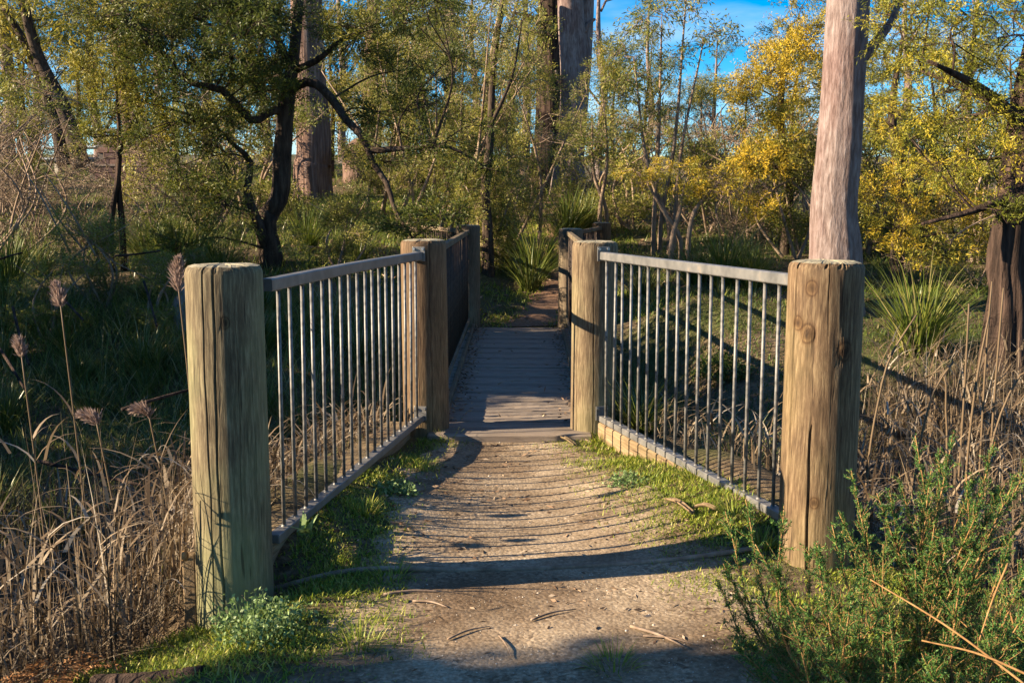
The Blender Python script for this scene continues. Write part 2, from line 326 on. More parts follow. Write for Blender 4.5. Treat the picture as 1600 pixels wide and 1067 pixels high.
M['grass'] = leafmat('short_grass', [(0, (.08, .125, .014)), (.45, (.20, .26, .028)), (.8, (.33, .34, .045)), (1, (.42, .36, .13))], .35)
M['lawn'] = leafmat('lawn_grass', [(0, (.03, .055, .012)), (.5, (.065, .105, .018)), (.85, (.13, .15, .03)), (1, (.22, .17, .06))], .35)
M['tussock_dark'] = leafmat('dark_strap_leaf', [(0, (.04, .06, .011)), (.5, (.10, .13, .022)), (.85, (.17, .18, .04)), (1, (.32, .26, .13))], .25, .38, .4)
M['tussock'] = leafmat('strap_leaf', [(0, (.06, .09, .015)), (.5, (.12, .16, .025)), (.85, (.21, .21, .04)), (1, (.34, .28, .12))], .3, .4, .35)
M['reed'] = leafmat('dry_reed', [(0, (.07, .045, .025)), (.5, (.16, .11, .065)), (.85, (.27, .205, .135)), (1, (.38, .33, .27))], .25, .6)
M['reed_dead'] = leafmat('fallen_reed', [(0, (.035, .025, .015)), (.5, (.085, .06, .038)), (1, (.17, .13, .085))], .2, .7)
M['plume'] = leafmat('reed_plume', [(0, (.16, .105, .085)), (.5, (.27, .185, .15)), (1, (.38, .28, .235))], .35, .8)
M['shrub'] = leafmat('heath_leaf', [(0, (.03, .08, .02)), (.5, (.068, .16, .036)), (.85, (.125, .23, .05)), (1, (.24, .31, .06))], .35)
M['weed'] = leafmat('blue_green_weed', [(0, (.08, .14, .04)), (.5, (.16, .24, .08)), (1, (.28, .36, .16))], .3)
M['fern_dead'] = leafmat('rusty_fern', [(0, (.14, .06, .025)), (.5, (.26, .12, .045)), (1, (.40, .22, .10))], .3, .8)
M['stem_orange'] = bark('orange_stem', [(.3, (.16, .08, .03)), (.6, (.30, .17, .07)), (.8, (.42, .28, .14))], 30, .3, .3, .003)
M['litter'] = leafmat('leaf_litter', [(0, (.07, .04, .025)), (.5, (.17, .10, .06)), (.85, (.28, .19, .12)), (1, (.42, .33, .24))], .1, .8)
M['stone'] = leafmat('path_stone', [(0, (.10, .085, .07)), (.5, (.24, .20, .16)), (1, (.46, .42, .36))], .0, .9)

# ------------------------------------------------------------------ the ground and the paths
def grow(a, b, fine, far, ratio=1.16):
    xs = list(np.arange(a, b + 1e-6, fine)); st = fine; x = xs[-1]
    while x < far: st *= ratio; x += st; xs.append(x)
    return np.array(xs)
gx = np.unique(np.concatenate([-grow(0, 3.2, .07, 420), grow(0, 3.2, .07, 420)]))
gy = np.concatenate([-grow(0, .1, .3, 60, 1.3)[::-1][:-1] + 1.2, grow(1.2, 9, .07, 14, 1.03)])
gy = np.concatenate([gy, grow(gy[-1] + .25, 24, .3, 480, 1.13)])
def on_path(x, y):                              # > 0 inside the worn track
    w = np.interp(y, [0, 3, 4.2, 5.5, 6.6, 7.0, 13.5, 16, 22, 40], [.7, .58, .56, .46, .34, .24, .30, .32, .45, .5])
    c = pathx(y) + np.interp(y, [2, 4.0, 5.5, 7.2], [.10, .08, -.08, -.04])
    return w - np.abs(x - c) + .05 * noise2(x, y, 6) + .03 * noise2(x + 9, y, 17)
X, Y = np.meshgrid(gx, gy); Z = hgt(X, Y)
inp = (on_path(X, Y) > -.05) & ((Y < 7.2) | ((Y > 13.8) & (Y < 40)))
Z = np.where(inp, Z - .02, Z)
nx, ny = len(gx), len(gy)
i = np.arange(ny - 1)[:, None] * nx; j = np.arange(nx - 1)[None, :]
F = np.stack([i + j, i + j + 1, i + nx + j + 1, i + nx + j], -1).reshape(-1, 4)
tag(MB().add(np.stack([X, Y, Z], -1), F).build('ground', M['ground']), 'brown leaf littered soil of the creek banks and rising forest floor', 'ground', kind='structure')
def path_sheet(name, y0, y1, st, label, pm='path'):
    ys = np.arange(y0, y1, st); us = np.linspace(-1, 1, 36)
    w = np.interp(ys, [0, 3, 4.2, 5.5, 6.6, 7.2, 13.5, 16, 22, 40], [1.15, 1.1, .86, .74, .6, .5, .34, .36, .5, .5]) + .05
    c = pathx(ys) + np.interp(ys, [2, 4.5, 6, 7.2], [.12, .10, .02, 0])
    x = c[:, None] + us[None] * w[:, None]; y = np.repeat(ys[:, None], len(us), 1)
    x = x + np.sign(us)[None] * np.abs(us)[None] ** 6 * (.10 * noise2(x * 0 + np.sign(us)[None] * 3, y, 7))
    z = hgt(x, y) + .012 * (1 - np.abs(us)[None] ** 8) - .012 * np.abs(us)[None] ** 8 + .0015 * noise2(x, y, 16)
    n, m = z.shape; i = np.arange(n - 1)[:, None] * m; j = np.arange(m - 1)[None, :]
    F = np.stack([i + j, i + j + 1, i + m + j + 1, i + m + j], -1).reshape(-1, 4)
    tag(MB().add(np.stack([x, y, z], -1), F).build(name, M[pm]), label, 'path', kind='structure')
path_sheet('path', .2, 7.2, .05, 'gravel footpath leading up to the footbridge')
path_sheet('path', 13.75, 40, .15, 'earth footpath winding away beyond the footbridge', 'earth')

# ------------------------------------------------------------------ the footbridge
DECK = .05
def post(loc, Rr, top, bottom, label, m='post', seed=0, cracks=(), knots=(), group='timber posts of the footbridge', cut=0):
    g = np.random.default_rng(seed)
    th = list(np.linspace(0, 2 * np.pi, 56, endpoint=False)); kind = [-1] * len(th); off = [0] * len(th)
    for ci, (t0, z0, z1, dep, wd) in enumerate(cracks):
        keep = [q for q in range(len(th)) if not (kind[q] == -1 and abs((th[q] - t0 + np.pi) % (2 * np.pi) - np.pi) < .13)]
        th = [th[q] for q in keep]; kind = [kind[q] for q in keep]; off = [off[q] for q in keep]
        for o in (-.09, -wd - .012, -wd, 0, wd, wd + .012, .09): th.append(t0 + o); kind.append(ci); off.append(o)
    od = np.argsort(np.array(th) % (2 * np.pi)); th = np.array(th)[od]; kind = np.array(kind)[od]; off = np.array(off)[od]
    zs = np.concatenate([np.linspace(bottom, top - .03, 42), [top - .016, top - .004]]); n = len(th)
    V = []
    ph = g.uniform(0, 6.28, 6)
    for z in zs:
        a = th.copy(); r = np.full(n, Rr) * (1 + .012 * np.sin(2 * a + ph[0] + z) + .008 * np.sin(3 * a + ph[1] - 1.5 * z) + .004 * np.sin(9 * a + ph[2]) + .003 * np.sin(23 * a + ph[3] + z * 2))
        r = r * (1 + .02 * (top - z))
        for ci, (t0, z0, z1, dep, wd) in enumerate(cracks):
            k = kind == ci; amp = sm(z0, z0 + .1, z) * (1 - sm(z1 - .1, z1 + .001, z)) if z1 < top else sm(z0, z0 + .12, z)
            wan = .03 * math.sin(z * 5 + ci * 2) + .012 * math.sin(z * 19 + ci)
            a = np.where(k, a + wan * (1 - np.abs(off) / .14), a)
            jit = 1 + .45 * math.sin(z * 61 + ci) 
            r = np.where(k & (off == 0), r - dep * amp * jit, r)
        for (t0, z0, s, hgh) in knots:
            dd = ((a - t0 + np.pi) % (2 * np.pi) - np.pi) * Rr; q = np.sqrt(dd ** 2 + (z - z0) ** 2) / s
            r = r + hgh * np.exp(-q ** 2 * 2) - hgh * 1.2 * np.exp(-((q - .75) / .2) ** 2)
        if z > top - .02: r = r - (.002 if z < top - .01 else .011) - np.abs(g.normal(0, .0022, n)) - .010 * (g.random(n) < .05)
        zz = z + (g.normal(0, .0015, n) if z > top - .02 else 0) + cut * np.cos(a) * sm(top - .1, top, z)
        V.append(np.stack([np.cos(a) * r, np.sin(a) * r, zz + 0 * a], 1))
    last = V[-1]
    for f in (.8, .5, .2): V.append(np.stack([last[:, 0] * f, last[:, 1] * f, last[:, 2] * 0 + top + .002 + .004 * (1 - f) + g.normal(0, .001, n) + cut * last[:, 0] / Rr * f], 1))
    V = np.array(V); m_ = len(V)
    i = np.arange(m_ - 1)[:, None] * n; j = np.arange(n)[None, :]; j2 = (j + 1) % n
    F = np.stack([i + j, i + j2, i + n + j2, i + n + j], -1).reshape(-1, 4)
    mb = MB().add(V.reshape(-1, 3), (F, (np.arange(n) + (m_ - 1) * n)[None, :]))
    o = mb.build('timber_post', [M[m], M['post_end']], loc=(loc[0], loc[1], 0))
    me = o.data; nf = len(F); mi = np.zeros(len(me.polygons), np.int32); mi[(len(zs) - 1) * n:] = 1
    me.polygons.foreach_set('material_index', mi); me.polygons.foreach_set('use_smooth', np.arange(len(mi)) < (len(zs) - 3) * n); o.rotation_euler = (g.uniform(-.006, .006), g.uniform(-.006, .006), 0)
    return tag(o, label, 'post', group)
A = R
NL, NR, FL, FR = (-1.147, 4.35), (1.335, 4.65), (-.585, 7.3), (.552, 7.3)
BL, BR, WL, WR = (-.55, 13.6), (.728, 13.6), (-1.45, 16.9), (1.40, 17.0)
post(NL, .153, 1.318, -.6, 'thick timber post at the near left end, twin cracks down its front', 'post_green', seed=1,
     cracks=[(A(-108), -.6, 1.4, .045, .026), (A(-93), -.6, 1.4, .022, .034), (A(-62), .2, 1.2, .006, .010), (A(-38), -.4, 1.0, .006, .010)], knots=[(A(-77), 1.10, .024, .006)])
post(NR, .156, 1.318, -.6, 'thick knotty timber post at the near right end, deeply cracked at its foot', 'post_knotty', 2,
     cracks=[(A(-156), .15, 1.4, .045, .035), (A(-119), -.6, .66, .05, .038), (A(-100), 1.0, 1.4, .02, .014), (A(-75), .1, 1.2, .012, .010)],
     knots=[(A(-132), 1.02, .045, .010), (A(-128), 1.22, .032, .007), (A(-72), .95, .05, .008), (A(-146), 1.03, .03, .006)])
post(FL, .150, 1.328, -.9, 'brown timber post at the front left corner of the bridge deck', 'post_brown', 3, cracks=[(A(-70), -.3, 1.35, .016, .012), (A(-100), -.3, .8, .012, .012)])
post(FR, .150, 1.318, -.9, 'pale timber post at the front right corner of the bridge deck', 'post', 4, cracks=[(A(-95), -.5, 1.0, .03, .026), (A(-140), -.5, 1.3, .02, .02)], knots=[(A(-115), .55, .03, .004)])
post(BL, .150, 1.318, -.9, 'dark shaded timber post at the back left corner of the deck', 'post_dark', 5, cracks=[(A(-90), -.3, 1.2, .008, .012)])
post(BR, .150, 1.275, -.9, 'dark shaded timber post at the back right corner of the deck', 'post_dark', 6, cracks=[(A(-100), -.3, 1.2, .010, .012)])
post(WL, .145, 1.32, -.2, 'far timber post left beyond the bridge, behind the wattle branches', 'post_dark', 7)
post(WR, .145, 1.30, -.2, 'farthest timber post, right of the path beyond the bridge', 'post_brown', 8)

barm = {}
def bar_mesh(h, r=.0095, m='metal'):
    k = (round(h, 3), m)
    if k not in barm:
        mb = MB(); tube(mb, [(0, 0, 0), (0, 0, h)], [r, r], 8, 2); a = np.linspace(0, 6.283, 8, endpoint=False)
        for z0, z1 in ((h - .012, h), (0, .010)):
            tube(mb, [(0, 0, z0), (0, 0, z1)], ([r * 1.05, r * 1.7] if z0 > .1 else [r * 1.7, r * 1.05]), 8, 2, cap=False)
        barm[k] = mb.mesh('bar', M[m])
    return barm[k]
def railing(p0, p1, z0, z1, nb, first, last, label, cat='railing', zt=None, sec=(.052, .052), sag=0, brackets=(1,), side=1, group=None, bm='metal', rm='rail'):
    """p0 -> p1 in plan; bottom rail at z0, top rail centre at z1 (zt at p1)"""
    p0 = np.array(p0, float); p1 = np.array(p1, float); d = p1 - p0; L = np.linalg.norm(d); u = d / L
    t = thing('steel_railing', label, cat, (p0[0], p0[1], 0), (0, 0, math.atan2(d[1], d[0])), group)
    zt = z1 if zt is None else zt; mb = MB(); n = 7
    for k in range(n):                          # the top rail bows slightly, so it is built of short welded lengths
        pass
    xs = np.linspace(0, L, 13); zz = z1 + (zt - z1) * xs / L + sag * np.sin(np.pi * xs / L); b = .005; hw, hh = sec[0] / 2, sec[1] / 2
    ring = np.array([(-hw + b, -hh), (hw - b, -hh), (hw, -hh + b), (hw, hh - b), (hw - b, hh), (-hw + b, hh), (-hw, hh - b), (-hw, -hh + b)])
    V = np.array([[(x, q[0], z + q[1]) for q in ring] for x, z in zip(xs, zz)]); i = np.arange(12)[:, None] * 8; j = np.arange(8)[None, :]; j2 = (j + 1) % 8
    mb.add(V.reshape(-1, 3), (np.stack([i + j, i + j2, i + 8 + j2, i + 8 + j], -1).reshape(-1, 4), np.arange(8)[None, ::-1], (np.arange(8) + 96)[None]))
    mb.build('top_rail', M[rm], t, False)
    mb = MB(); box(mb, (L / 2, 0, z0), (L, .055, .04), .004); mb.build('bottom_rail', M[rm], t, False)
    for k in range(nb):
        x = first + (last - first) * k / (nb - 1); zb = z0 + .018; h = np.interp(x, xs, zz) - hh - zb + .003
        o = link('bar', bar_mesh(h, .0088, bm), t, (x, 0, zb)); o.rotation_euler = (rng.normal(0, .003), rng.normal(0, .003), rng.uniform(0, 6))
    for e in brackets:
        xe = L if e else 0; sg = 1 if e else -1
        for z in ((zt if e else z1), z0 + .02):
            mb = MB(); box(mb, (xe + sg * .004, 0, z + .012), (.008, .085, .095), .002); br = mb.build('bracket', M['rail'], t, False)
            for yy, dz in ((-.03, .045), (.03, .045)):
                mb = MB(); tube(mb, [(xe - sg * .001, yy, z + dz), (xe - sg * .012, yy, z + dz)], [.009, .009], 6, 2); mb.build('bolt', M['zinc'], br, False)
    return t
# wing railings beside the near path
railing((-1.012, 4.475), (-.612, 7.135), .15, 1.228, 18, .13, 2.60, 'black steel bar railing left of the path, its long shadow striping the gravel', sag=.006)
railing((1.245, 4.79), (.60, 7.135), .15, 1.228, 17, .13, 2.36, 'black steel bar railing right of the path, crossed by a thin rail shadow', sag=0)
# bridge sides and far wings
railing((-.545, 7.46), (-.545, 13.44), .16, 1.235, 46, .08, 5.90, 'long steel railing along the left side of the bridge deck', brackets=(), bm='brown_steel', rm='post_dark')
railing((.565, 7.46), (.70, 13.44), .16, 1.22, 46, .08, 5.90, 'long steel railing along the right side of the bridge deck', brackets=(), bm='brown_steel', rm='post_dark')
railing((-.60, 13.76), (-1.40, 16.76), .62, 1.235, 22, .1, 3.0, 'far steel railing left beyond the bridge, half hidden by foliage', brackets=(), bm='brown_steel', rm='post_dark')
railing((.79, 13.74), (1.36, 16.85), .62, 1.215, 22, .1, 3.05, 'far steel railing right of the path beyond the bridge', brackets=(), bm='brown_steel', rm='post_dark')
# timber kerb beams along the wings
def beam(p0, p1, w, z0, z1, name, label, m='sleeper', group='timber kerb beams'):
    p0 = np.array(p0, float); p1 = np.array(p1, float); d = p1 - p0; L = np.linalg.norm(d)
    mb = MB(); box(mb, (0, 0, 0), (w, L, z1 - z0), .008)
    o = mb.build(name, M[m], None, False, loc=((p0[0] + p1[0]) / 2, (p0[1] + p1[1]) / 2, (z0 + z1) / 2)); o.rotation_euler = (0, 0, math.atan2(d[1], d[0]) - math.pi / 2)
    return tag(o, label, 'beam', group)
beam((-1.15, 4.50), (-.76, 7.14), .17, -.25, .127, 'kerb_beam', 'tan timber kerb beam outside the left wing railing')
beam((1.32, 4.78), (.64, 7.14), .15, -.25, .126, 'kerb_beam', 'tan timber kerb beam under the right wing railing')
# the deck
deck = thing('bridge_deck', 'narrow deck of weathered grey planks between the bridge railings', 'bridge', (0, 0, 0))
def lerp_x(y, a, b): return a + (b - a) * (y - 7.3) / 6.3
pv = []
for k in range(5):
    g = np.random.default_rng(100 + k); nx_ = 26; L = 1.14; w = .192; th = .05
    xs = np.linspace(-L / 2, L / 2, nx_); V = []
    prof = [(-w / 2, -th), (-w / 2, -.006), (-w / 2 + .008, 0), (-w / 6, -.002), (w / 6, -.001), (w / 2 - .008, 0), (w / 2, -.006), (w / 2, -th)]
    for x in xs:
        e0, e1 = g.normal(0, .0018, 2); e0 += .003 * math.sin(x * 9 + k)
        for q, (yy, zz) in enumerate(prof): V.append((x, yy + (e0 if yy < 0 else e1), zz + (g.normal(0, .0012) if -th < zz else 0)))
    n = 8; i = np.arange(nx_ - 1)[:, None] * n; j = np.arange(n - 1)[None, :]
    Fq = np.stack([i + j, i + n + j, i + n + j + 1, i + j + 1], -1).reshape(-1, 4)
    pv.append(MB().add(np.array(V), (Fq, np.arange(8)[None], (np.arange(8) + (nx_ - 1) * n)[None, ::-1])).mesh('plank', M['plank'], False))
yk, k = 7.42, 0
while yk < 13.55:
    cx = (lerp_x(yk, -.585, -.55) + lerp_x(yk, .552, .728)) / 2
    link('plank', pv[k % 5], deck, (cx, yk, DECK + rng.normal(0, .0025)), (rng.normal(0, .006), rng.normal(0, .002), rng.normal(0, .004) - .02 + (math.pi if k % 2 else 0)), (lerp_x(yk, 1., 1.1), rng.uniform(.90, .97), 1))
    yk += .2; k += 1
mb = MB(); box(mb, (0, 0, 0), (1.10, .26, .16), .012); sill = mb.build('front_sill', M['plank'], deck, False, loc=(-.015, 7.205, DECK - .078))
tag(sill, 'pale timber sill at the near edge of the deck', None)
for sx, a, b in ((-1, -.50, -.44), (1, .49, .60)):
    mb = MB(); box(mb, (0, 0, 0), (.14, 6.3, .28), .01); o = mb.build('bearer', M['sleeper'], deck, False, loc=((a + b) / 2 - sx * .12, 10.45, DECK - .055 - .15)); o.rotation_euler = (0, 0, -(b - a) / 6.3)
for sx, a, b in ((-1, -.478, -.478), (1, .50, .625)):
    mb = MB(); box(mb, (0, 0, 0), (.035, 5.95, .05), .006); o = mb.build('toe_board', M['post_dark'], deck, False, loc=((a + b) / 2, 10.46, DECK + .032)); o.rotation_euler = (0, 0, -(b - a) / 5.95)
# small ironwork and pegs
mb = MB(); box(mb, (0, 0, 0), (.055, .04, .62), .006); o = mb.build('survey_peg', M['sleeper'], None, False, loc=(-1.325, 4.33, -.17)); tag(o, 'short tan timber peg against the near left post', 'peg')
mb = MB(); tube(mb, [(0, 0, 0), (.012, 0, .0), (.02, 0, 0)], [.02, .022, .016], 8, 4); o = mb.build('coach_bolt', M['stem_orange'], None, loc=(-1.335, 4.27, .145)); tag(o, 'rusty bolt head beside the near left post', 'bolt')
mb = MB(); pts = [(-1.05, 4.50), (-.7, 4.52), (-.2, 4.56), (.3, 4.60), (.8, 4.66), (1.15, 4.71)]
tube(mb, [(x, y, float(hgt(x, y)) + (.014 if x > -.8 else .0)) for x, y in pts], [.012] * 6, 10, 40, ridge=lambda th, t: 1 + .05 * np.sin(9 * t * 3 + th))
tag(mb.build('half_buried_pipe', M['bark_twig']), 'thin brown pipe half buried across the gravel path', 'pipe')

# ------------------------------------------------------------------ trees
STY = dict(   # leaves per twig, length, width, spread, droop, jitter
    wattle=(42, .052, .013, .75, .05, .03), wattle_near=(46, .042, .0095, .7, .05, .022), wattle_far=(18, .085, .026, .75, .05, .05), gum=(12, .10, .020, .8, .55, .05), gum_far=(10, .16, .042, .7, .6, .06),
    tea=(26, .034, .012, .55, -.25, .03), tea_far=(14, .07, .028, .6, -.3, .06), shade=(14, .17, .07, 1., .2, .12), bush=(22, .04, .018, 1., .0, .05), dry=(5, .05, .02, 1., .2, .05))
def rid(freq, amp, seed):
    g = np.random.default_rng(seed); p = g.uniform(0, 6.28, 5)
    return lambda th, t: 1 + amp * (np.sin(freq * th + 6 * t + p[0]) * .5 + np.sin((freq * 2 + 1) * th - 9 * t + p[1]) * .3 + np.sin(3 * th + 4 * t + p[2]) * .6 + np.sin(31 * t + 2 * th + p[3]) * .25)
def crown(tw, lf, limbs, clumps, style, seed, br=.022, twig_r=.004, bl=None, up=.0):
    """branches from the nearest limb to every clump, twigs through the clump, leaves along the twigs"""
    g = np.random.default_rng(seed); k, L, W, spread, droop, jit = STY[style]
    LP = np.concatenate([smooth_path([p for p, r in lb], 24) for lb in limbs]); 
    for (c, r, n) in clumps:
        c = np.asarray(c, float); r = np.asarray(r if hasattr(r, '__len__') else (r, r, r), float)
        d = LP - c; cost = np.linalg.norm(d, axis=1) + np.maximum(0, d[:, 2]) * 1.5
        s = LP[np.argmin(cost)]; D = np.linalg.norm(c - s)
        mid = (s + c) / 2 + np.array([g.normal(0, .12), g.normal(0, .12), .10 + up]) * D
        bp = smooth_path([s, mid, c], 12)
        tube(tw, [s, mid, c], [max(br * min(1.5, .4 + D * .4), .008), br * .5, .006], 5, 10, cap=False)
        u = nrm(g.normal(size=(n, 3))); rad = g.uniform(.25, 1, (n, 1)) ** .5
        tip = c + u * rad * r
        # three or so leaders per clump so that twigs hang together in sprays
        m = max(2, n // 9); ld = c + nrm(g.normal(size=(m, 3))) * g.uniform(.3, .75, (m, 1)) * r
        st = bp[g.integers(6, 12, m)]; twigs(tw, st, ld, twig_r * 2, twig_r * 1.2, .15, g=g)
        near = np.argmin(((tip[:, None] - ld[None]) ** 2).sum(-1), 1); A_ = ld[near] + (tip - ld[near]) * g.uniform(0, .25, (n, 1))
        dirs = nrm(tip - A_ + np.array([0, 0, .02])); ln = np.clip(np.linalg.norm(tip - A_, axis=1, keepdims=True), .12, .6); tip = A_ + dirs * ln * 1.1
        twigs(tw, A_, tip, twig_r, twig_r * .4, .12, g=g)
        if k:
            t = g.uniform(.15, 1.05, (n, k, 1)); P = A_[:, None] + (tip - A_)[:, None] * t + g.normal(0, jit, (n, k, 3))
            Dl = nrm(dirs[:, None] + spread * g.normal(size=(n, k, 3)) + np.array([0, 0, -droop]))
            sprayr = np.repeat(np.clip(g.normal(.5, .24, n) + g.normal(0, .18), 0, 1)[:, None], k, 1) * .75 + g.uniform(0, .25, (n, k))
            leaves(lf, P.reshape(-1, 3), Dl.reshape(-1, 3), L, W, g, rnd=np.clip(sprayr.ravel(), 0, 1))
        if bl is not None:
            q = tip[g.random(n) < .8]; q = np.repeat(q, 16, 0) + g.normal(0, .045, (len(q) * 16, 3)); leaves(bl, q, g.normal(size=(len(q), 3)), .024, .013, g)
def tree(name, label, limbs, clumps, style, bk, lm, seed, cat='tree', group=None, ridge=(9, .05), sides=18, br=.022, twig_r=.004, blossom=False, up=.0, base=None, limb_names=None):
    base = np.array(limbs[0][0][0] if base is None else base, float)
    t = thing(name, label, cat, base, group=group)
    lim = [[(np.asarray(p, float) - base, r) for p, r in lb] for lb in limbs]; cl = [(np.asarray(c, float) - base, r, n) for c, r, n in clumps]
    for q, lb in enumerate(lim):
        mb = MB(); L = sum(np.linalg.norm(lb[i + 1][0] - lb[i][0]) for i in range(len(lb) - 1))
        tube(mb, [p for p, r in lb], [r for p, r in lb], sides if q == 0 else max(8, sides // 2), max(10, int(L * 7)), ridge=rid(*ridge, seed + q))
        mb.build('trunk' if q == 0 else 'limb', M[bk], t)
    tw, lf = MB(), MB(); bl = MB() if blossom else None
    if cl:
        crown(tw, lf, lim, cl, style, seed, br, twig_r, bl, up)
        tw.build('branches', M[bk], t)['kind'] = 'stuff'
        if lf.n: lf.build('crown', M[lm], t, smooth=False)['kind'] = 'stuff'
        if bl is not None and bl.n: bl.build('blossom', M['blossom'], t, smooth=False)['kind'] = 'stuff'
    return t
def G(px, Y, dz=0):                             # the ground point Y metres ahead below a photo column
    x = (px - 800) / FPX * Y * 1.0; return np.array([x, Y, float(hgt(x, Y)) + dz])
def limb(*a): return [(at(p[0], p[1], p[2]), p[3]) for p in a]
def rooted(px0, Y, r0, *a, sink=.25, flare=1.35):
    b = G(px0, Y); return [(b - [0, 0, sink], r0 * flare * 1.15), (b + [0, 0, .12], r0 * flare), (b + [0, 0, .7], r0 * 1.05)] + limb(*a)
def C(px, py, Y, r, n): return (at(px, py, Y), r, n)
def S(a, f): return [(c, tuple(np.array(r if hasattr(r, '__len__') else (r,) * 3)), int(n * f)) for c, r, n in a]

g = np.random.default_rng(8)
XC = [C(g.uniform(140, 700), g.uniform(-30, 200), g.uniform(12.6, 15), (.55, .6, .35), 42) for _ in range(38)]; XC = [c for c in XC if not (440 < 800 + FPX * c[0][0] / c[0][1] < 545 and c[0][2] < 4.2)]
# the dark wattle left of the bridge, whose limbs arch over the creek
tree('wattle_tree', 'dark arching wattle tree with black limbs left of the bridge', [
    rooted(425, 14, .125, (424, 330, 14, .115), (440, 240, 14, .11), (446, 165, 14, .10), (460, 80, 14.2, .07), (470, -60, 14.5, .05), flare=1.15),
    limb((445, 170, 14, .06), (420, 176, 13.8, .052), (398, 190, 13.7, .05), (372, 168, 13.5, .045), (345, 140, 13.4, .042), (315, 134, 13.3, .038), (286, 122, 13.2, .034), (262, 88, 13.1, .028), (236, 74, 13.0, .024), (195, 28, 12.8, .012)),
    limb((455, 140, 14, .06), (486, 128, 13.8, .056), (516, 152, 13.6, .052), (540, 186, 13.3, .048), (566, 214, 13.1, .044), (584, 256, 13.0, .038), (604, 286, 12.9, .033), (618, 330, 12.7, .026), (645, 372, 12.6, .012)),
    limb((580, 236, 13.0, .04), (640, 232, 12.9, .03), (700, 230, 12.8, .02), (760, 262, 12.7, .008)),
    limb((420, 400, 14, .075), (402, 345, 13.8, .06), (386, 300, 13.8, .052), (390, 250, 13.8, .042), (362, 224, 13.7, .026), (330, 190, 13.5, .012)),
    limb((450, 100, 14.1, .05), (425, 52, 13.9, .042), (395, 44, 13.8, .036), (350, 52, 13.6, .028), (310, 30, 13.6, .02), (260, 20, 13.5, .012)),
    limb((462, 110, 14.1, .045), (500, 92, 14, .038), (530, 66, 14, .03), (570, 48, 14, .022), (630, 15, 14, .01)),
    ], [C(330, 245, 13.4, (.75, .7, .8), 75), C(290, 320, 13.2, (.6, .6, .6), 55), C(355, 330, 13.0, (.55, .6, .6), 50), C(300, 190, 13.4, (.7, .7, .5), 55), C(385, 60, 13.8, (.7, .7, .5), 50), C(260, 55, 13.2, (.8, .7, .5), 55), C(190, 25, 13, (.8, .7, .55), 55),
        C(330, 0, 13.6, (.9, .8, .55), 60), C(450, 20, 14, (.8, .8, .6), 55), C(560, 60, 14, (.8, .8, .5), 50), C(620, 25, 14, (.9, .8, .5), 55), C(640, 165, 13.2, (.6, .6, .4), 36), C(700, 215, 12.9, (.75, .6, .4), 45), C(610, 235, 13, (.6, .6, .35), 34),
        C(690, 330, 12.4, (.5, .5, .25), 40), C(640, 350, 12.4, (.5, .5, .22), 36), C(740, 270, 12.8, (.45, .5, .3), 28), C(230, 120, 13.2, (.6, .6, .4), 36), C(420, 110, 14.2, (.6, .6, .35), 26), C(240, 200, 13, (.5, .5, .5), 36), C(270, 390, 12.8, (.5, .5, .35), 30)] + XC,
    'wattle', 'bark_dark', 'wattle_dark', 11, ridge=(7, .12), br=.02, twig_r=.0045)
tree('stringybark_tree', 'thick reddish stringy-barked trunk behind the dark wattle', [rooted(492, 22, .35, (489, 250, 22, .345), (484, 150, 22, .33), (480, 60, 22, .31), (478, -80, 22, .29), (478, -260, 22, .25), flare=1.1),
    limb((480, 20, 22, .12), (440, -60, 22, .09), (400, -150, 22, .05)), limb((478, -20, 22, .12), (540, -90, 22, .08), (580, -180, 22, .05))],
    [C(400, -150, 22, 1.6, 60), C(590, -190, 22, 1.6, 60), C(480, -300, 22, 1.8, 60)], 'gum_far', 'bark_stringy', 'gum_leaf', 21, ridge=(17, .05), sides=48)
tree('leaning_gum_tree', 'pale trunk leaning at its foot behind the bridge railing', [rooted(560, 26, .24, (572, 225, 26, .21), (578, 150, 26, .18), (582, 60, 26, .16), (590, -120, 26, .13), sink=.3),
    limb((580, 100, 26, .06), (640, 10, 26, .04), (660, -80, 26, .02))], [C(600, -40, 26, 1.4, 45), C(650, -60, 26, 1.5, 45), C(560, 50, 26, 1.0, 36), C(610, 100, 26, .9, 30), C(550, 140, 26, .8, 26)], 'gum_far', 'bark_stringy', 'gum_leaf', 22, ridge=(13, .05), sides=30)
tree('rough_gum_tree', 'tall dark rough-barked trunk just left of the smooth pale gum', [rooted(848, 29, .36, (855, 220, 29, .33), (858, 120, 29, .32), (860, 0, 29, .30), (862, -200, 29, .25)),
    limb((860, 130, 29, .1), (875, 110, 29, .06), (900, 60, 29, .03)), limb((856, 60, 29, .1), (835, 30, 29, .06), (800, 20, 29, .03))],
    [C(855, 40, 28.6, (.7, .5, .6), 36), C(820, 15, 29, (.9, .9, .5), 32), C(850, -60, 29, 1.6, 45), C(800, 120, 29.5, (.8, .8, .7), 26)], 'gum_far', 'bark_brown', 'tea_leaf', 23, ridge=(15, .07), sides=40)
tree('smooth_gum_tree', 'tall smooth pale grey gum with twin trunks at the path bend', [rooted(888, 27, .36, (893, 220, 27, .33), (896, 120, 27, .32), (892, 30, 27, .32), (886, -120, 27, .28), (884, -300, 27, .2)),
    limb((902, 200, 27, .22), (910, 100, 27.2, .22), (915, 0, 27.3, .21), (918, -160, 27.4, .18)), limb((884, 140, 27, .07), (872, 122, 27, .05), (868, 110, 27, .02)), limb((912, 50, 27, .06), (922, 36, 27, .05), (930, 30, 27, .03))],
    [C(860, -180, 27, 1.6, 50), C(960, -160, 27, 1.6, 50)], 'gum_far', 'bark_pale', 'gum_leaf', 24, ridge=(5, .035), sides=40)
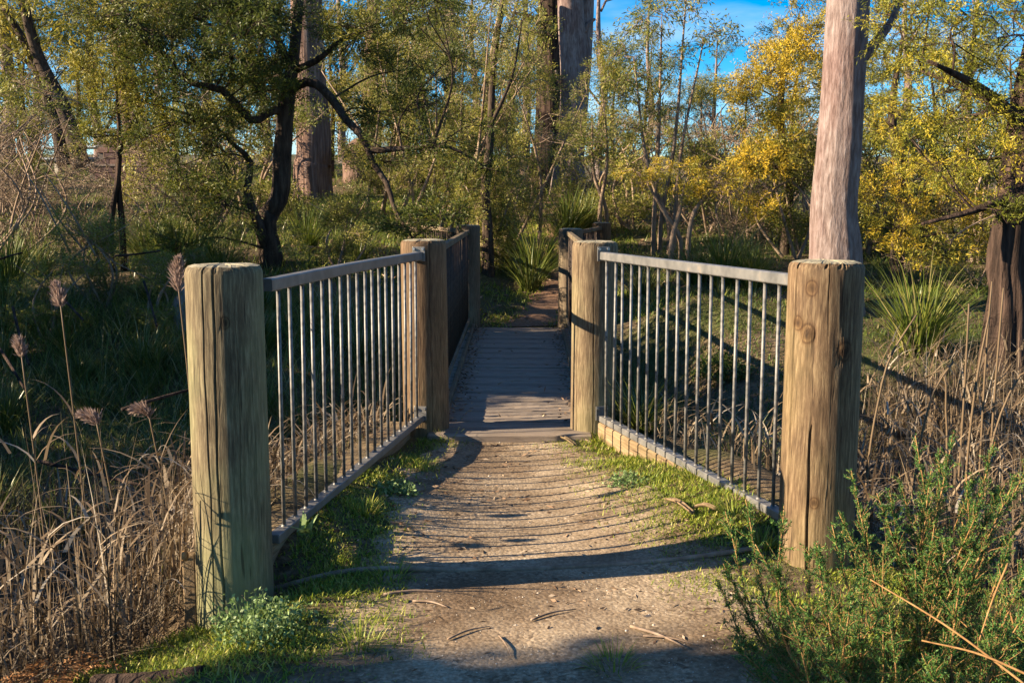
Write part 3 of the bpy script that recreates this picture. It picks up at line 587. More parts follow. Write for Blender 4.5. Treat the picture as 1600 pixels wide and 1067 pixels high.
tree('great_gum_tree', 'large pinkish gum trunk rising behind the near right post', [rooted(1304, 12.6, .275, (1303, 340, 12.6, .262), (1311, 240, 12.6, .25), (1319, 120, 12.6, .238), (1326, 0, 12.6, .232), (1336, -200, 12.6, .23), (1350, -420, 12.6, .2), flare=1.2),
    limb((1340, 100, 12.6, .07), (1372, 62, 12.7, .055), (1395, 30, 12.8, .04), (1420, -60, 12.9, .02))],
    [C(1400, -120, 12.8, 1.0, 40)], 'gum', 'bark_pale', 'gum_leaf', 25, ridge=(9, .03), sides=56)
tree('rough_wattle_trunk', 'furrowed dark brown trunk at the right edge of the picture', [rooted(1580, 10.2, .185, (1574, 420, 10.2, .18), (1587, 320, 10.2, .165), (1599, 220, 10.3, .155), (1625, 90, 10.4, .15), (1660, -120, 10.5, .11)),
    limb((1602, 200, 10.3, .07), (1560, 160, 10.2, .05), (1500, 120, 10.0, .03), (1450, 95, 9.9, .012)), limb((1600, 190, 10.3, .06), (1530, 150, 10.8, .04), (1440, 110, 11.2, .015)), limb((1595, 300, 10.2, .05), (1520, 330, 10, .03), (1440, 350, 9.9, .012))],
    [C(1560, 60, 10.4, (.7, .6, .5), 54), C(1480, 60, 10.3, (.7, .6, .5), 54), C(1420, 40, 10.6, (.55, .6, .45), 40), C(1590, 150, 10.1, (.5, .5, .4), 35), C(1520, 180, 10.3, (.6, .6, .4), 43), C(1450, 150, 10.4, (.55, .6, .4), 40), C(1540, 250, 10.2, (.5, .5, .4), 35), C(1480, 265, 10.3, (.45, .5, .35), 31), C(1570, -20, 10.6, (.8, .7, .5), 49), C(1460, -30, 10.8, (.8, .7, .5), 46), C(1430, 230, 10.6, (.4, .4, .3), 26), C(1560, 330, 9.9, (.35, .4, .2), 20)],
    'wattle_near', 'bark_brown', 'wattle_lime', 26, ridge=(9, .14), sides=48, br=.018)
# golden wattles behind the great gum
def wattle(name, label, px, Y, top, clumps, seed, lm='wattle_gold', bk='bark_dark', r=.09, style='wattle', blossom=False, group='golden wattles'):
    b = G(px, Y); 
    tree(name, label, [[(b - [0, 0, .2], r * 1.2), (b + [0, 0, .3], r)] + limb((px + 8, 300, Y, r * .8), (px - 6, 180, Y, r * .6), (px + 10, top, Y, r * .25))], clumps, style, bk, lm, seed, blossom=blossom, group=group, br=.02)
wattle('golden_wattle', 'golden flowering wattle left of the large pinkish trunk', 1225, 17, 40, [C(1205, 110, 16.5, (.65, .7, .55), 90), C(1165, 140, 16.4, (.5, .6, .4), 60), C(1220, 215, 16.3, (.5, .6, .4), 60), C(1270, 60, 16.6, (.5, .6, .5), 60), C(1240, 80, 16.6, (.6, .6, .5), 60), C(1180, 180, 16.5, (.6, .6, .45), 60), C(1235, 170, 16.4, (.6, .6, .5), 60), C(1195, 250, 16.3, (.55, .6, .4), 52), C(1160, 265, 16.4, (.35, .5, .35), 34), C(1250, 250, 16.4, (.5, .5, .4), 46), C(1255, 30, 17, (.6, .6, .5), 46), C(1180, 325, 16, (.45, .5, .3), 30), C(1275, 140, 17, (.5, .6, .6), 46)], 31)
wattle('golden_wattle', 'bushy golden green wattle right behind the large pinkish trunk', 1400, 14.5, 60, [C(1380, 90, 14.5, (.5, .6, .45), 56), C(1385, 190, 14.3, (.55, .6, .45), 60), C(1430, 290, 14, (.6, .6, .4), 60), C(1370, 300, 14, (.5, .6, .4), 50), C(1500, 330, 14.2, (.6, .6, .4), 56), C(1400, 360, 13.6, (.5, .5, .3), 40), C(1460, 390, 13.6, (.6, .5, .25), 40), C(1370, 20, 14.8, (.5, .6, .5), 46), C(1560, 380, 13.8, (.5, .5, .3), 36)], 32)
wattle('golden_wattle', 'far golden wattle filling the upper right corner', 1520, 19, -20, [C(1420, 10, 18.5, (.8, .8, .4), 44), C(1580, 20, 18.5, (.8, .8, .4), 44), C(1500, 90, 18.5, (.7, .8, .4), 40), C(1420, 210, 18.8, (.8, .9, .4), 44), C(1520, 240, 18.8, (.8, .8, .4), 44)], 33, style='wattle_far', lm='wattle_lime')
# slender saplings in the middle
def sapling(label, px, Y, stems, clumps, seed, lm='tea_leaf', style='gum', bk='bark_twig'):
    b = G(px, Y); L = []
    for k, (x1, y1, x2, y2) in enumerate(stems):
        o = np.array([k * .12 - .1, .08 * (k % 2), 0]); L.append([(b + o - [0, 0, .15], .045), (b + o + [0, 0, .5], .04)] + limb((x1, y1, Y, .032), (x2, y2, Y, .012)))
    tree('sapling', label, L, clumps, style, bk, lm, seed, group='slender saplings', sides=10, br=.014, twig_r=.004)
sapling('cluster of slender pinkish saplings right of the pale gum', 1030, 18, [(1028, 240, 1034, 40), (1050, 250, 1072, 0), (1018, 280, 990, 90), (1060, 270, 1100, 60)],
        [C(975, 90, 18, (.55, .5, .35), 34), C(1000, 45, 18, (.5, .5, .35), 30), C(1035, 20, 18, (.5, .5, .4), 32), C(1085, 10, 18, (.5, .5, .35), 30), C(1125, 50, 18, (.45, .5, .3), 26), C(1010, 120, 18, (.5, .5, .3), 28), C(960, 150, 17.8, (.5, .5, .3), 28), C(1055, 90, 18, (.4, .4, .25), 18), C(1090, 70, 18, (.35, .4, .25), 16), C(985, 200, 17.8, (.45, .5, .25), 22), C(1030, 170, 18, (.4, .4, .25), 16)], 41)
sapling('leafy olive sapling in front of the twin pale trunks', 945, 20, [(948, 260, 940, 130), (930, 280, 925, 180)],
        [C(935, 170, 20, (.6, .6, .5), 44), C(960, 215, 20, (.6, .6, .4), 40), C(925, 240, 19.8, (.5, .5, .35), 30), C(975, 130, 20, (.6, .6, .4), 36), C(900, 200, 19.8, (.4, .4, .3), 22)], 42)
sapling('short sapling with yellow tips before the saplings', 1060, 16, [(1062, 330, 1070, 285), (1040, 335, 1010, 285), (1085, 330, 1120, 290)],
        [C(1000, 280, 16, (.4, .4, .22), 26), C(1075, 300, 16, (.5, .5, .2), 28), C(1120, 290, 16, (.5, .5, .25), 28), C(1040, 265, 16, (.35, .4, .2), 20), C(1095, 265, 16, (.35, .4, .2), 18)], 43, lm='wattle_gold', style='wattle')
sapling('young forked sapling with a thin dark trunk on the left bank', 188, 13.5, [(186, 260, 180, 110), (190, 225, 232, 150)],
        [C(185, 130, 13.5, (.45, .5, .4), 36), C(230, 150, 13.5, (.4, .4, .3), 26), C(160, 215, 13.4, (.45, .4, .2), 28), C(235, 215, 13.4, (.45, .4, .2), 28), C(200, 60, 13.6, (.5, .5, .4), 36), C(140, 100, 13.6, (.45, .4, .3), 26), C(165, 20, 13.6, (.6, .6, .4), 32)], 44, lm='wattle_olive', style='wattle', bk='bark_brown')
# upright tea-tree thicket left of the path beyond the bridge
def teatree(label, px, Y, H, seed, n=26, w=1., lm='tea_leaf'):
    b = G(px, Y); g = np.random.default_rng(seed); L = []; cl = []
    for k in range(5):
        d = np.array([g.normal(0, .35 * w), g.normal(0, .3), 1.]); p = b + [g.normal(0, .2 * w), g.normal(0, .2), 0]
        L.append([(p - [0, 0, .1], .03), (p + d * H * .35 * [1, 1, 1], .024), (p + d * H * .8 + [g.normal(0, .15), 0, 0], .008)])
        for t in np.linspace(.18, 1, 7): cl.append((p + d * H * t * .9 + g.normal(0, .18, 3) * [w, 1, .6], (.24 * w, .24, .3), n))
    tree('tea_tree', label, L, cl, 'tea', 'bark_twig', lm, seed, cat='shrub', group='tea-tree thicket', sides=8, br=.01, twig_r=.003, up=.1)
teatree('upright pale green tea-tree behind the front left bridge post', 655, 17, 3.3, 51)
teatree('tall sprigged tea-tree rising behind the back left bridge post', 725, 17.5, 3.9, 52, 30)
teatree('tea-tree beside the bare trunk left of the path bend', 775, 18.5, 3.2, 53)
teatree('low leafy tea-tree at the foot of the bare trunk beyond the bridge', 768, 16.6, 1.5, 54, 30, .7)
teatree('straggly tea-tree behind the leaning pale trunk', 600, 19, 3.2, 55)
tree('bare_sapling', 'thin dark trunk among tea-trees left of the path', [rooted(762, 16.2, .075, (758, 300, 16.2, .07), (765, 230, 16.2, .06), (770, 120, 16.3, .045), (785, 0, 16.3, .03)), limb((765, 200, 16.2, .03), (800, 120, 16.2, .02), (815, 40, 16.2, .008))],
     [C(790, 60, 16.3, (.5, .4, .5), 12), C(760, 40, 16.3, (.5, .4, .5), 10), C(815, 30, 16.2, (.4, .4, .4), 10)], 'dry', 'bark_dark', 'tea_leaf', 56, sides=12)
tree('bare_gum_tree', 'bare pale trunk against the sky above the tea-trees', [rooted(705, 30, .16, (704, 200, 30, .15), (703, 90, 30, .14), (704, 20, 30, .12), (712, -80, 30, .1)), limb((704, 60, 30, .07), (695, 20, 30, .06), (690, -40, 30, .04))], [C(680, -70, 30, 1.4, 30), C(740, 60, 30, .9, 12)], 'gum_far', 'bark_pale', 'gum_leaf', 57, sides=16)
tree('bare_gum_tree', 'slanting bare limbs against the sky left of the twin gums', [rooted(760, 31, .13, (765, 150, 31, .12), (775, 60, 31, .1), (795, -30, 31, .08)), limb((770, 100, 31, .05), (790, 60, 31, .045), (810, 0, 31, .03))], [C(790, 20, 31, 1.1, 14), C(830, 90, 31, .9, 12)], 'gum_far', 'bark_twig', 'gum_leaf', 58, sides=12)
tree('twin_leaning_tree', 'dark forked trunk leaning left behind the picnic bench', [[(at(128, 262, 27), .22), *limb((118, 225, 27, .2), (95, 160, 27, .17), (60, 90, 27, .14), (38, 10, 27, .11), (20, -60, 27, .08))], limb((125, 235, 27, .2), (75, 130, 27.3, .1), (45, 100, 27.5, .06), (5, 70, 27.6, .03))],
     [C(60, 40, 27, (1.6, 1.2, .9), 60), C(110, 20, 27, (1.5, 1.2, .9), 50), C(20, 110, 27, (1.1, 1., .7), 40), C(10, 20, 27.4, (1., 1., .8), 36), C(150, 90, 27, (1.2, 1., .7), 40)], 'gum_far', 'bark_dark', 'wattle_olive', 61, base=G(128, 27), sides=20)
tree('twin_leaning_tree', 'second dark leaning trunk beside the forked one by the bench', [[(at(100, 258, 27.5), .18), *limb((92, 215, 27.5, .16), (72, 150, 27.5, .13), (40, 70, 27.5, .1), (5, 10, 27.5, .07))]],
     [C(0, -20, 27.5, 1.3, 40)], 'gum_far', 'bark_dark', 'wattle_olive', 62, base=G(100, 27.5), sides=16)
tree('pale_gum_tree', 'slim pale gum trunk at the left edge of the picture', [rooted(22, 36, .24, (18, 160, 36, .22), (8, 80, 36, .2), (-4, -40, 36, .17))], [C(40, -80, 36, 2., 50), C(-30, -60, 36, 2., 40)], 'gum_far', 'bark_pale', 'gum_leaf', 63, sides=20)
tree('grey_gum_tree', 'short thick grey trunk behind the brick barbecue', [rooted(215, 33, .42, (212, 210, 33, .38), (200, 150, 33, .34), (190, 60, 33, .28), (185, -40, 33, .2))], [C(160, 60, 33, 1.7, 60), C(230, 20, 33, 1.9, 60), C(200, -40, 33, 1.9, 50), C(270, 100, 33, 1.5, 46)], 'gum_far', 'bark_stringy', 'gum_leaf', 64, sides=24)

# background trees: four kinds, each copied with its parts
def proto(name, lab, kind, seed):
    g = np.random.default_rng(seed); H = {'gum': 11, 'wattle': 5.5, 'bush': 2.6, 'thicket': 2.4}[kind]
    if kind == 'gum':
        L = [[((0, 0, -.4), .30), ((.1, 0, .5), .24), ((-.2, .1, H * .4), .19), ((.15, 0, H * .7), .13), ((.1, .1, H), .05)]]
        for k in range(5): a = g.uniform(0, 6.28); z = H * g.uniform(.35, .8); L.append([((0, 0, z), .07), ((math.cos(a) * .8, math.sin(a) * .8, z + .9), .05), ((math.cos(a) * 1.7, math.sin(a) * 1.7, z + 2.0), .02)])
        cl = [((lb[-1][0][0] + g.normal(0, .4), lb[-1][0][1] + g.normal(0, .4), lb[-1][0][2] + g.normal(0, .5)), (1.1, 1.1, .8), 42) for lb in L for _ in range(2)]
        cl += [((g.normal(0, 1.3), g.normal(0, 1.3), H * g.uniform(.35, .9)), (.9, .9, .6), 30) for _ in range(5)]
        return tree(name, lab, L, cl, 'gum_far', 'bark_pale', 'gum_leaf', seed, base=(0, 0, 0), sides=12)
    if kind == 'wattle':
        L = [[((0, 0, -.3), .12), ((.05, 0, .8), .10), ((.2, .1, 2.4), .07), ((0, 0, 4.6), .03)], [((.1, 0, 1.0), .07), ((-.7, .1, 2.2), .05), ((-1.3, 0, 3.3), .02)]]
        cl = [((g.normal(0, 1.1), g.normal(0, 1.0), g.uniform(1.2, 5.2)), (.75, .75, .5), 44) for _ in range(17)]
        return tree(name, lab, L, cl, 'wattle_far', 'bark_dark', 'wattle_olive', seed, base=(0, 0, 0), sides=10)
    if kind == 'bush':
        L = [[((g.normal(0, .1), g.normal(0, .1), -.2), .04), ((g.normal(0, .4), g.normal(0, .4), 1.0), .03), ((g.normal(0, .7), g.normal(0, .6), 2.2), .01)] for _ in range(5)]
        cl = [((g.normal(0, .7), g.normal(0, .6), g.uniform(.3, 2.4)), (.45, .45, .35), 40) for _ in range(16)]
        return tree(name, lab, L, cl, 'tea_far', 'bark_twig', 'tea_leaf', seed, cat='shrub', base=(0, 0, 0), sides=7, br=.012)
    L = [[((g.normal(0, .3), g.normal(0, .3), -.2), .025), ((g.normal(0, .6), g.normal(0, .5), 1.0), .018), ((g.normal(0, 1.0), g.normal(0, .8), 2.2), .008)] for _ in range(9)]
    cl = [((g.normal(0, .8), g.normal(0, .7), g.uniform(.2, 2.2)), (.5, .5, .4), 34) for _ in range(18)]
    return tree(name, lab, L, cl, 'dry', 'bark_twig', 'dry_leaf', seed, cat='shrub', base=(0, 0, 0), sides=6, br=.012, twig_r=.005)
LMK = [(30, 'the leftmost pale gum'), (120, 'the picnic table'), (215, 'the brick barbecue'), (320, 'the arching wattle limb'), (430, 'the dark wattle trunk'), (490, 'the stringy-barked trunk'), (565, 'the leaning pale trunk'), (665, 'the front left bridge post'), (740, 'the back left bridge post'), (858, 'the dark rough trunk'), (900, 'the twin pale trunks'), (1035, 'the pinkish saplings'), (1130, 'the broad lawn tussock'), (1225, 'the golden wattle'), (1305, 'the large pinkish trunk'), (1440, 'the big bright tussock'), (1570, 'the furrowed trunk')]
ORD = ['' for _ in ()] + ['first', 'second', 'third', 'fourth', 'fifth', 'sixth', 'seventh', 'eighth', 'ninth', 'tenth', 'eleventh', 'twelfth', 'thirteenth', 'fourteenth', 'fifteenth', 'sixteenth', 'seventeenth', 'eighteenth', 'nineteenth', 'twentieth'] + ['twenty-' + q for q in ('first', 'second', 'third', 'fourth', 'fifth', 'sixth', 'seventh')]
def place_label(what, i, spots):
    od = sorted(range(len(spots)), key=lambda q: spots[q][0]); px = spots[i][0]; lm = min(LMK, key=lambda q: abs(q[0] - px))
    return '%s, %s from the left, %s %s' % (what, ORD[od.index(i)], 'behind' if abs(px - lm[0]) < 25 else ('left of' if px < lm[0] else 'right of'), lm[1])
def scatter(kind, name, group, lab, spots, seed, lm=None):
    protos = []
    for i, (px, Y, sc) in enumerate(spots):
        b = G(px, Y); lb = place_label(lab, i, spots)
        if i < 2: o = proto(name, lb, kind, seed + i); protos.append(o)
        else: o = copy_tree(protos[i % 2]); o['label'] = lb
        o['group'] = group; o.location = b; o.rotation_euler = (0, 0, rng.uniform(0, 6.28)); o.scale = (sc * rng.uniform(.9, 1.1), sc * rng.uniform(.9, 1.1), sc)
scatter('gum', 'background_gum', 'background gums', 'thin far gum', [(70, 48, .9), (160, 40, .8), (255, 48, .9), (330, 40, .8), (420, 48, .9), (540, 46, .8), (640, 50, .8), (740, 56, .8), (820, 45, .8), (935, 46, .8), (1010, 54, .75), (1110, 58, .6), (1215, 60, .55), (1300, 52, .75), (1400, 48, .85), (1500, 50, .9), (1590, 46, .9)], 71)
scatter('wattle', 'background_wattle', 'background wattles', 'olive background wattle', [(40, 36, 1.), (170, 38, .9), (280, 32, 1.), (370, 30, 1.), (450, 34, 1.), (620, 30, .95), (700, 36, .9), (800, 34, .9), (960, 33, .75), (1010, 36, .8), (1090, 34, .65), (1160, 30, .62), (1240, 28, .8), (1340, 26, .8), (1440, 26, .7), (1560, 27, .75), (60, 31, .8), (130, 34, .9), (-40, 30, 1.), (520, 27, .7), (660, 25, .7), (760, 26, .6), (590, 23, .6)], 75)
scatter('bush', 'background_bush', 'background bushes', 'pale green bush', [(690, 25, .9), (810, 22, .8), (980, 21, .8), (1100, 20, .75), (1180, 19, .7), (1240, 16.5, .7), (1350, 17, .8), (330, 17, .8), (400, 18.5, .8), (40, 24, .7), (-30, 20, 1.), (1420, 17, .9), (1530, 16, .9), (1640, 15, .9), (940, 25, .8), (610, 23, .9), (640, 25, .8), (760, 25, .8), (70, 11.2, .36), (160, 12, .42), (240, 11.4, .36), (530, 13.5, .4)], 79)
scatter('thicket', 'dry_thicket', 'dry brown thickets', 'twiggy brown thicket', [(1120, 23, 1.), (1200, 22, 1.), (1010, 24, 1.), (1060, 22, .9), (20, 19, .8), (10, 16, .8), (60, 15, .45), (1260, 20, 1.), (1480, 18, 1.), (330, 21, 1.), (1150, 18, .6), (-40, 14, .8), (1560, 14, .6), (235, 17, .55), (140, 15.5, .5)], 83)
# trees left of the frame that keep the creek and the deck in shade
def shade_tree(label, x, y, H, cl, seed):
    z = float(hgt(x, y)); L = [[((x, y, z - .3), .2), ((x + .1, y, z + 1), .16), ((x, y + .2, z + H * .6), .11), ((x, y, z + H), .04)]]
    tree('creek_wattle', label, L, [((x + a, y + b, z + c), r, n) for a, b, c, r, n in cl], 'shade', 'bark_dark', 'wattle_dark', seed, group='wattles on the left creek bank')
g = np.random.default_rng(5)
for k, (x, y) in enumerate(((-9.2, 7.6), (-9.0, 9.2), (-9.4, 10.5), (-8.4, 8.5))):
    shade_tree('dense wattle on the left creek bank, shading the deck', x, y, 4.6, [(g.normal(0, .6), g.uniform(-.9, 1.1) + (.35 if k == 0 else 0), zz, (.95, .8, .6), 90 if zz + float(hgt(x, y)) > 2.5 else 20) for zz in np.linspace(.4, 4.0 - float(hgt(x, y)), 14)], 91 + k)
for k, (x, y) in enumerate(((-5.6, 2.9), (-5.4, 4.2), (-5.5, 5.4), (-5.6, 6.6))):
    shade_tree('low wattle bush on the left creek bank, shading the reeds', x, y, 1.6, [(g.normal(0, .4), g.uniform(-.7, .7), zz, (.6, .7, .3), 60) for zz in np.linspace(.2, 1.95, 10)], 96 + k)
for k, (x, y) in enumerate(((-13, .82), (-13.4, .0))):
    shade_tree('tall wattle left of the near path, shading its foreground', x, y, 6.5, [(g.normal(0, .7), g.uniform(-.35, .2), zz, (.9, .40, .5), 90) for zz in np.linspace(3.4, 6.6, 14)], 101 + k)

# ------------------------------------------------------------------ picnic place on the left rise
def brick_wall():
    Y = 27; b = G(218, Y); t = thing('brick_barbecue', 'low purple brown brick barbecue on the left rise', 'barbecue', b, (0, 0, -.12))
    W, Hh, D = 1.55, 1.0, .7
    mb = MB(); box(mb, (0, 0, Hh / 2 - .12), (W - .03, D - .03, Hh + .2), .01); mb.build('core', M['mortar'], t, False)
    bm = [None, None, None]
    for k in range(3):
        mb = MB(); box(mb, (0, 0, 0), (.30, .11, .135), .008); bm[k] = mb.mesh('brick', M['brick'][k], False)
    for row in range(7):
        for c in range(6):
            x = -W / 2 + .13 + c * .31 - (.155 if row % 2 else 0)
            if -W / 2 + .0 <= x <= W / 2 - .1: link('brick', bm[(row * 5 + c * 7) % 3], t, (x + .02, -D / 2 + .035, .06 + row * .15))
        for c in range(2): link('brick', bm[(row + c) % 3], t, (W / 2 - .04, -D / 2 + .3 + c * .31, .06 + row * .15), (0, 0, math.pi / 2))
    mb = MB(); box(mb, (-.05, -.02, Hh + .13), (W + .12, D + .14, .07), .01); mb.build('slab', M['brick'][3], t, False)
    b2 = G(185, Y - .6); t2 = thing('brick_bench', 'long low brick ledge in front of the barbecue', 'ledge', (b2[0] + .6, b2[1], b2[2]), (0, 0, -.1))
    mb = MB(); box(mb, (0, 0, .05), (2.3, .35, .62), .01); mb.build('core', M['mortar'], t2, False)
    for row in range(3):
        for c in range(7):
            x = -1.0 + c * .31 + (.15 if row % 2 else 0)
            if x < 1.05: link('brick', bm[(row * 3 + c) % 3], t2, (x, -.15, .0 + row * .15))
    mb = MB(); box(mb, (0, 0, .40), (2.42, .45, .06), .01); mb.build('slab', M['brick'][3], t2, False)
def cb(name, c):
    def b(n, l):
        g = noise(n, l, 25, 4); r = ramp(n, [(.3, tuple(q * .6 for q in c)), (.7, tuple(min(1, q * 1.3) for q in c))]); l.new(g.outputs[0], r.inputs[0]); return r.outputs[0], g.outputs[0]
    return surf(name, b, .9, .15, .5, .006)
M['bank'] = leafmat('mixed_bank_grass', [(0, (.06, .085, .014)), (.45, (.13, .16, .028)), (.75, (.22, .22, .05)), (1, (.42, .34, .19))], .3)
M['brick'] = [cb('brick_a', (.11, .065, .058)), cb('brick_b', (.08, .05, .048)), cb('brick_c', (.14, .085, .07)), cb('brick_slab', (.13, .105, .095))]
M['mortar'] = cb('mortar', (.10, .085, .075)); M['bench_top'] = cb('painted_bench', (.32, .36, .42)); M['concrete'] = cb('concrete', (.34, .30, .25))
brick_wall()
b = at(125, 262, 28.5); b[2] = float(hgt(b[0], b[1])); t = thing('picnic_table', 'blue grey picnic table with benches on the sunny left rise', 'table', b, (0, 0, -.25))
for z, y, w in ((.74, 0, .14), (.74, .16, .14), (.74, -.16, .14), (.74, .32, .14), (.74, -.32, .14), (.43, -.75, .14), (.43, -.60, .14), (.43, .75, .14), (.43, .60, .14)):
    mb = MB(); box(mb, (0, y, z), (1.9, w, .045), .006); mb.build('board', M['bench_top'], t, False)
for x in (-.65, .65):
    mb = MB(); box(mb, (x, 0, .34), (.12, .16, .76), .01); box(mb, (x, 0, .38), (.10, 1.55, .07), .01); mb.build('pedestal', M['concrete'], t, False)

# ------------------------------------------------------------------ strap-leaved tussocks
def tussock_mesh(seed, n, H, m):
    g = np.random.default_rng(seed); mb = MB(); a = g.uniform(0, 6.28, n); r = np.sqrt(g.uniform(0, 1, n)) * .14 * H
    B = np.stack([np.cos(a) * r, np.sin(a) * r, 0 * a - .03], 1); lean = g.uniform(.02, .75, n) * (r / (.14 * H) * .6 + .4)
    blades(mb, B, H * g.uniform(.65, 1.25, n), g.uniform(.009, .016, n) * (1 + .2 * H), lean, g.uniform(.2, 1.5, n), 5, g, az=a + g.normal(0, .5, n))
    return mb.mesh('tussock', M[m])
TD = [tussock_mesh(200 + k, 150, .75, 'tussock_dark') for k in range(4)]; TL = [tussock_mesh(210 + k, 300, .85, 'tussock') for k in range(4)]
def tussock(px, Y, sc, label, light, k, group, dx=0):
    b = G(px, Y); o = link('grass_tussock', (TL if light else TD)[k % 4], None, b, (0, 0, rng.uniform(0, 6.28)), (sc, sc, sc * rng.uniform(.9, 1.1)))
    return tag(o, label, 'plant', group)
for q in [(1440, 10.6, 1.15, 'big bright yellow green tussock behind the right reeds', 1), (1130, 14.2, 1.0, 'broad yellow green tussock at the top of the lawn', 1), (1085, 14.6, .85, 'smaller tussock left of the broad one above the lawn', 1), (1175, 14.0, .85, 'smaller tussock right of the broad one above the lawn', 1),
          (885, 20, 1.35, 'pale bleached tussock below the twin pale trunks', 1), (915, 20.5, 1.0, 'small pale tussock right of the bleached one', 1), (828, 15.7, 1.1, 'green tussock overhanging the path beyond the bridge', 0), (838, 16.4, 1.15, 'sunny green tussock behind the one overhanging the path', 1), (1005, 15, .85, 'dark tussock at the left end of the lawn', 0),
          (275, 13.2, 1.0, 'bright sunlit tussock on the left bank by the forked sapling', 1), (310, 13.6, 1.0, 'sunlit tussock between wattle foliage and forked sapling', 1), (235, 14, .9, 'sunlit tussock behind the forked sapling', 1), (345, 13, .8, 'sunlit tussock at the foot of the wattle foliage', 1),
          (10, 12.5, 1.0, 'tussock lit at the left edge of the bank', 1), (60, 13.5, .8, 'small lit tussock in the grass at far left', 1), (480, 14.8, .8, 'tussock below the stringy trunk', 1), (560, 14.5, .8, 'tussock behind the left wing railing', 0)]:
    tussock(q[0], q[1], q[2], q[3], q[4], rng.integers(0, 4), 'strap-leaved tussocks')
g = np.random.default_rng(31)
for k in range(40):
    Y = g.uniform(7.4, 12.4); px = g.uniform(-40, 640 - (Y - 7.4) * 6)
    if px > 560 and Y < 8.5: continue
    row = 'front' if Y < 9 else 'middle' if Y < 10.7 else 'back'; col = 'at the left edge' if px < 110 else 'below the forked sapling' if px < 280 else 'behind the near left post' if px < 425 else 'seen through the left railing'
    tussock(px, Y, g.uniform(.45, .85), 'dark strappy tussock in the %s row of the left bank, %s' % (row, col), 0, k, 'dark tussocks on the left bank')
for k in range(16):
    Y = g.uniform(7.2, 8.8); px = g.uniform(960, 1180)
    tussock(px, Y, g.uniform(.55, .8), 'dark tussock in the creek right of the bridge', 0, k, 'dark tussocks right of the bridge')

# ------------------------------------------------------------------ grasses and small ground cover
def scatter_pts(n, x0, x1, y0, y1, dens, g):
    x = g.uniform(x0, x1, n); y = g.uniform(y0, y1, n); k = g.uniform(0, 1, n) < dens(x, y); x, y = x[k], y[k]; return np.stack([x, y, hgt(x, y)], 1)
g = np.random.default_rng(41)
def d_edge(x, y):
    op = on_path(x, y); edge = sm(.10, -.12, op) if False else 1 - sm(-.18, .10, op)
    inside = sm(-.06, .06, x - np.where(y > 4.3, lpan(y) - .02, -1.3 - (4.3 - y) * .8)) * sm(-.05, .05, np.where(y > 4.5, rpan(y) + .02, 2.6) - x)
    clump = np.clip(.62 + .75 * noise2(x, y, 3.3), .12, 1); return edge * inside * clump
P = scatter_pts(380000, -2.2, 2.6, 2.2, 7.1, d_edge, g); mb = MB(); n = len(P)
blades(mb, P, g.uniform(.015, .055, n) * (1 + .4 * noise2(P[:, 0], P[:, 1], 2.)), g.uniform(.004, .008, n), g.uniform(.1, 1.0, n), g.uniform(.2, 1.4, n), 2, g)
P2 = scatter_pts(9000, -2.2, 2.6, 2.2, 7.1, lambda x, y: d_edge(x, y) * (noise2(x, y, 2.1) > .25), g); n = len(P2)
blades(mb, P2, g.uniform(.06, .14, n), g.uniform(.003, .006, n), g.uniform(.2, 1.0, n), g.uniform(.3, 1.5, n), 3, g)
tag(mb.build('grass', M['grass'], smooth=False), 'short bright grass and moss along both edges of the near path', 'grass', kind='stuff')
mb = MB(); P = scatter_pts(100000, .8, 7.5, 7.4, 19, lambda x, y: (x > .8) * ((y > 9) | (x > .95)) * (x > pathx(y) + .7) * np.clip(.7 + .5 * noise2(x, y, 1.5), .1, 1) * np.clip(11 / y, .3, 1), g); n = len(P)
blades(mb, P, g.uniform(.03, .10, n), g.uniform(.006, .014, n), g.uniform(.1, 1.1, n), g.uniform(.2, 1.2, n), 2, g)
tag(mb.build('lawn_grass', M['lawn'], smooth=False), 'short green lawn sloping up right of the bridge', 'grass', kind='stuff')
mb = MB(); P = scatter_pts(60000, -3.5, 2.2, 13.6, 24, lambda x, y: (on_path(x, y) < .05) * np.clip(.6 + .7 * noise2(x, y, 1.5), .05, 1) * np.clip(15 / y, .3, 1), g); n = len(P)
blades(mb, P, g.uniform(.03, .12, n), g.uniform(.008, .016, n), g.uniform(.1, 1.1, n), g.uniform(.2, 1.2, n), 2, g)
tag(mb.build('verge_grass', M['grass'], smooth=False), 'mossy green verge beside the path beyond the bridge', 'grass', kind='stuff')
mb = MB(); P = scatter_pts(38000, -6.5, -1.0, 4.9, 12.5, lambda x, y: (x > -.52 * y - 1) * ((y > 7.6) | (x < -1.7)) * np.clip(.7 + .6 * noise2(x, y, 1.4), .15, 1), g); n = len(P)
blades(mb, P, g.uniform(.15, .6, n), g.uniform(.005, .010, n), g.uniform(.05, .9, n), g.uniform(.3, 1.6, n), 3, g)
tag(mb.build('bank_grass', M['bank'], smooth=False), 'long dark strappy grass covering the shaded left creek bank', 'grass', kind='stuff')
mb = MB(); P = scatter_pts(66000, -14, -1.5, 10.5, 34, lambda x, y: (x > -.52 * y - 1) * np.clip(.6 + .7 * noise2(x, y, .9), .05, 1) * np.clip(14 / y, .2, 1), g); n = len(P)
blades(mb, P, g.uniform(.06, .30, n), g.uniform(.008, .02, n), g.uniform(.1, .9, n), g.uniform(.2, 1.2, n), 3, g)
tag(mb.build('rough_grass', M['tussock'], smooth=False), 'rough grass over the left bank and rise', 'grass', kind='stuff')
mb = MB(); P = scatter_pts(60000, 1.5, 16, 13, 34, lambda x, y: (x < .52 * y + 1) * np.clip(.5 + .7 * noise2(x, y, .9), .05, 1) * np.clip(15 / y, .2, 1), g); n = len(P)
blades(mb, P, g.uniform(.06, .26, n), g.uniform(.008, .02, n), g.uniform(.1, .9, n), g.uniform(.2, 1.2, n), 3, g)
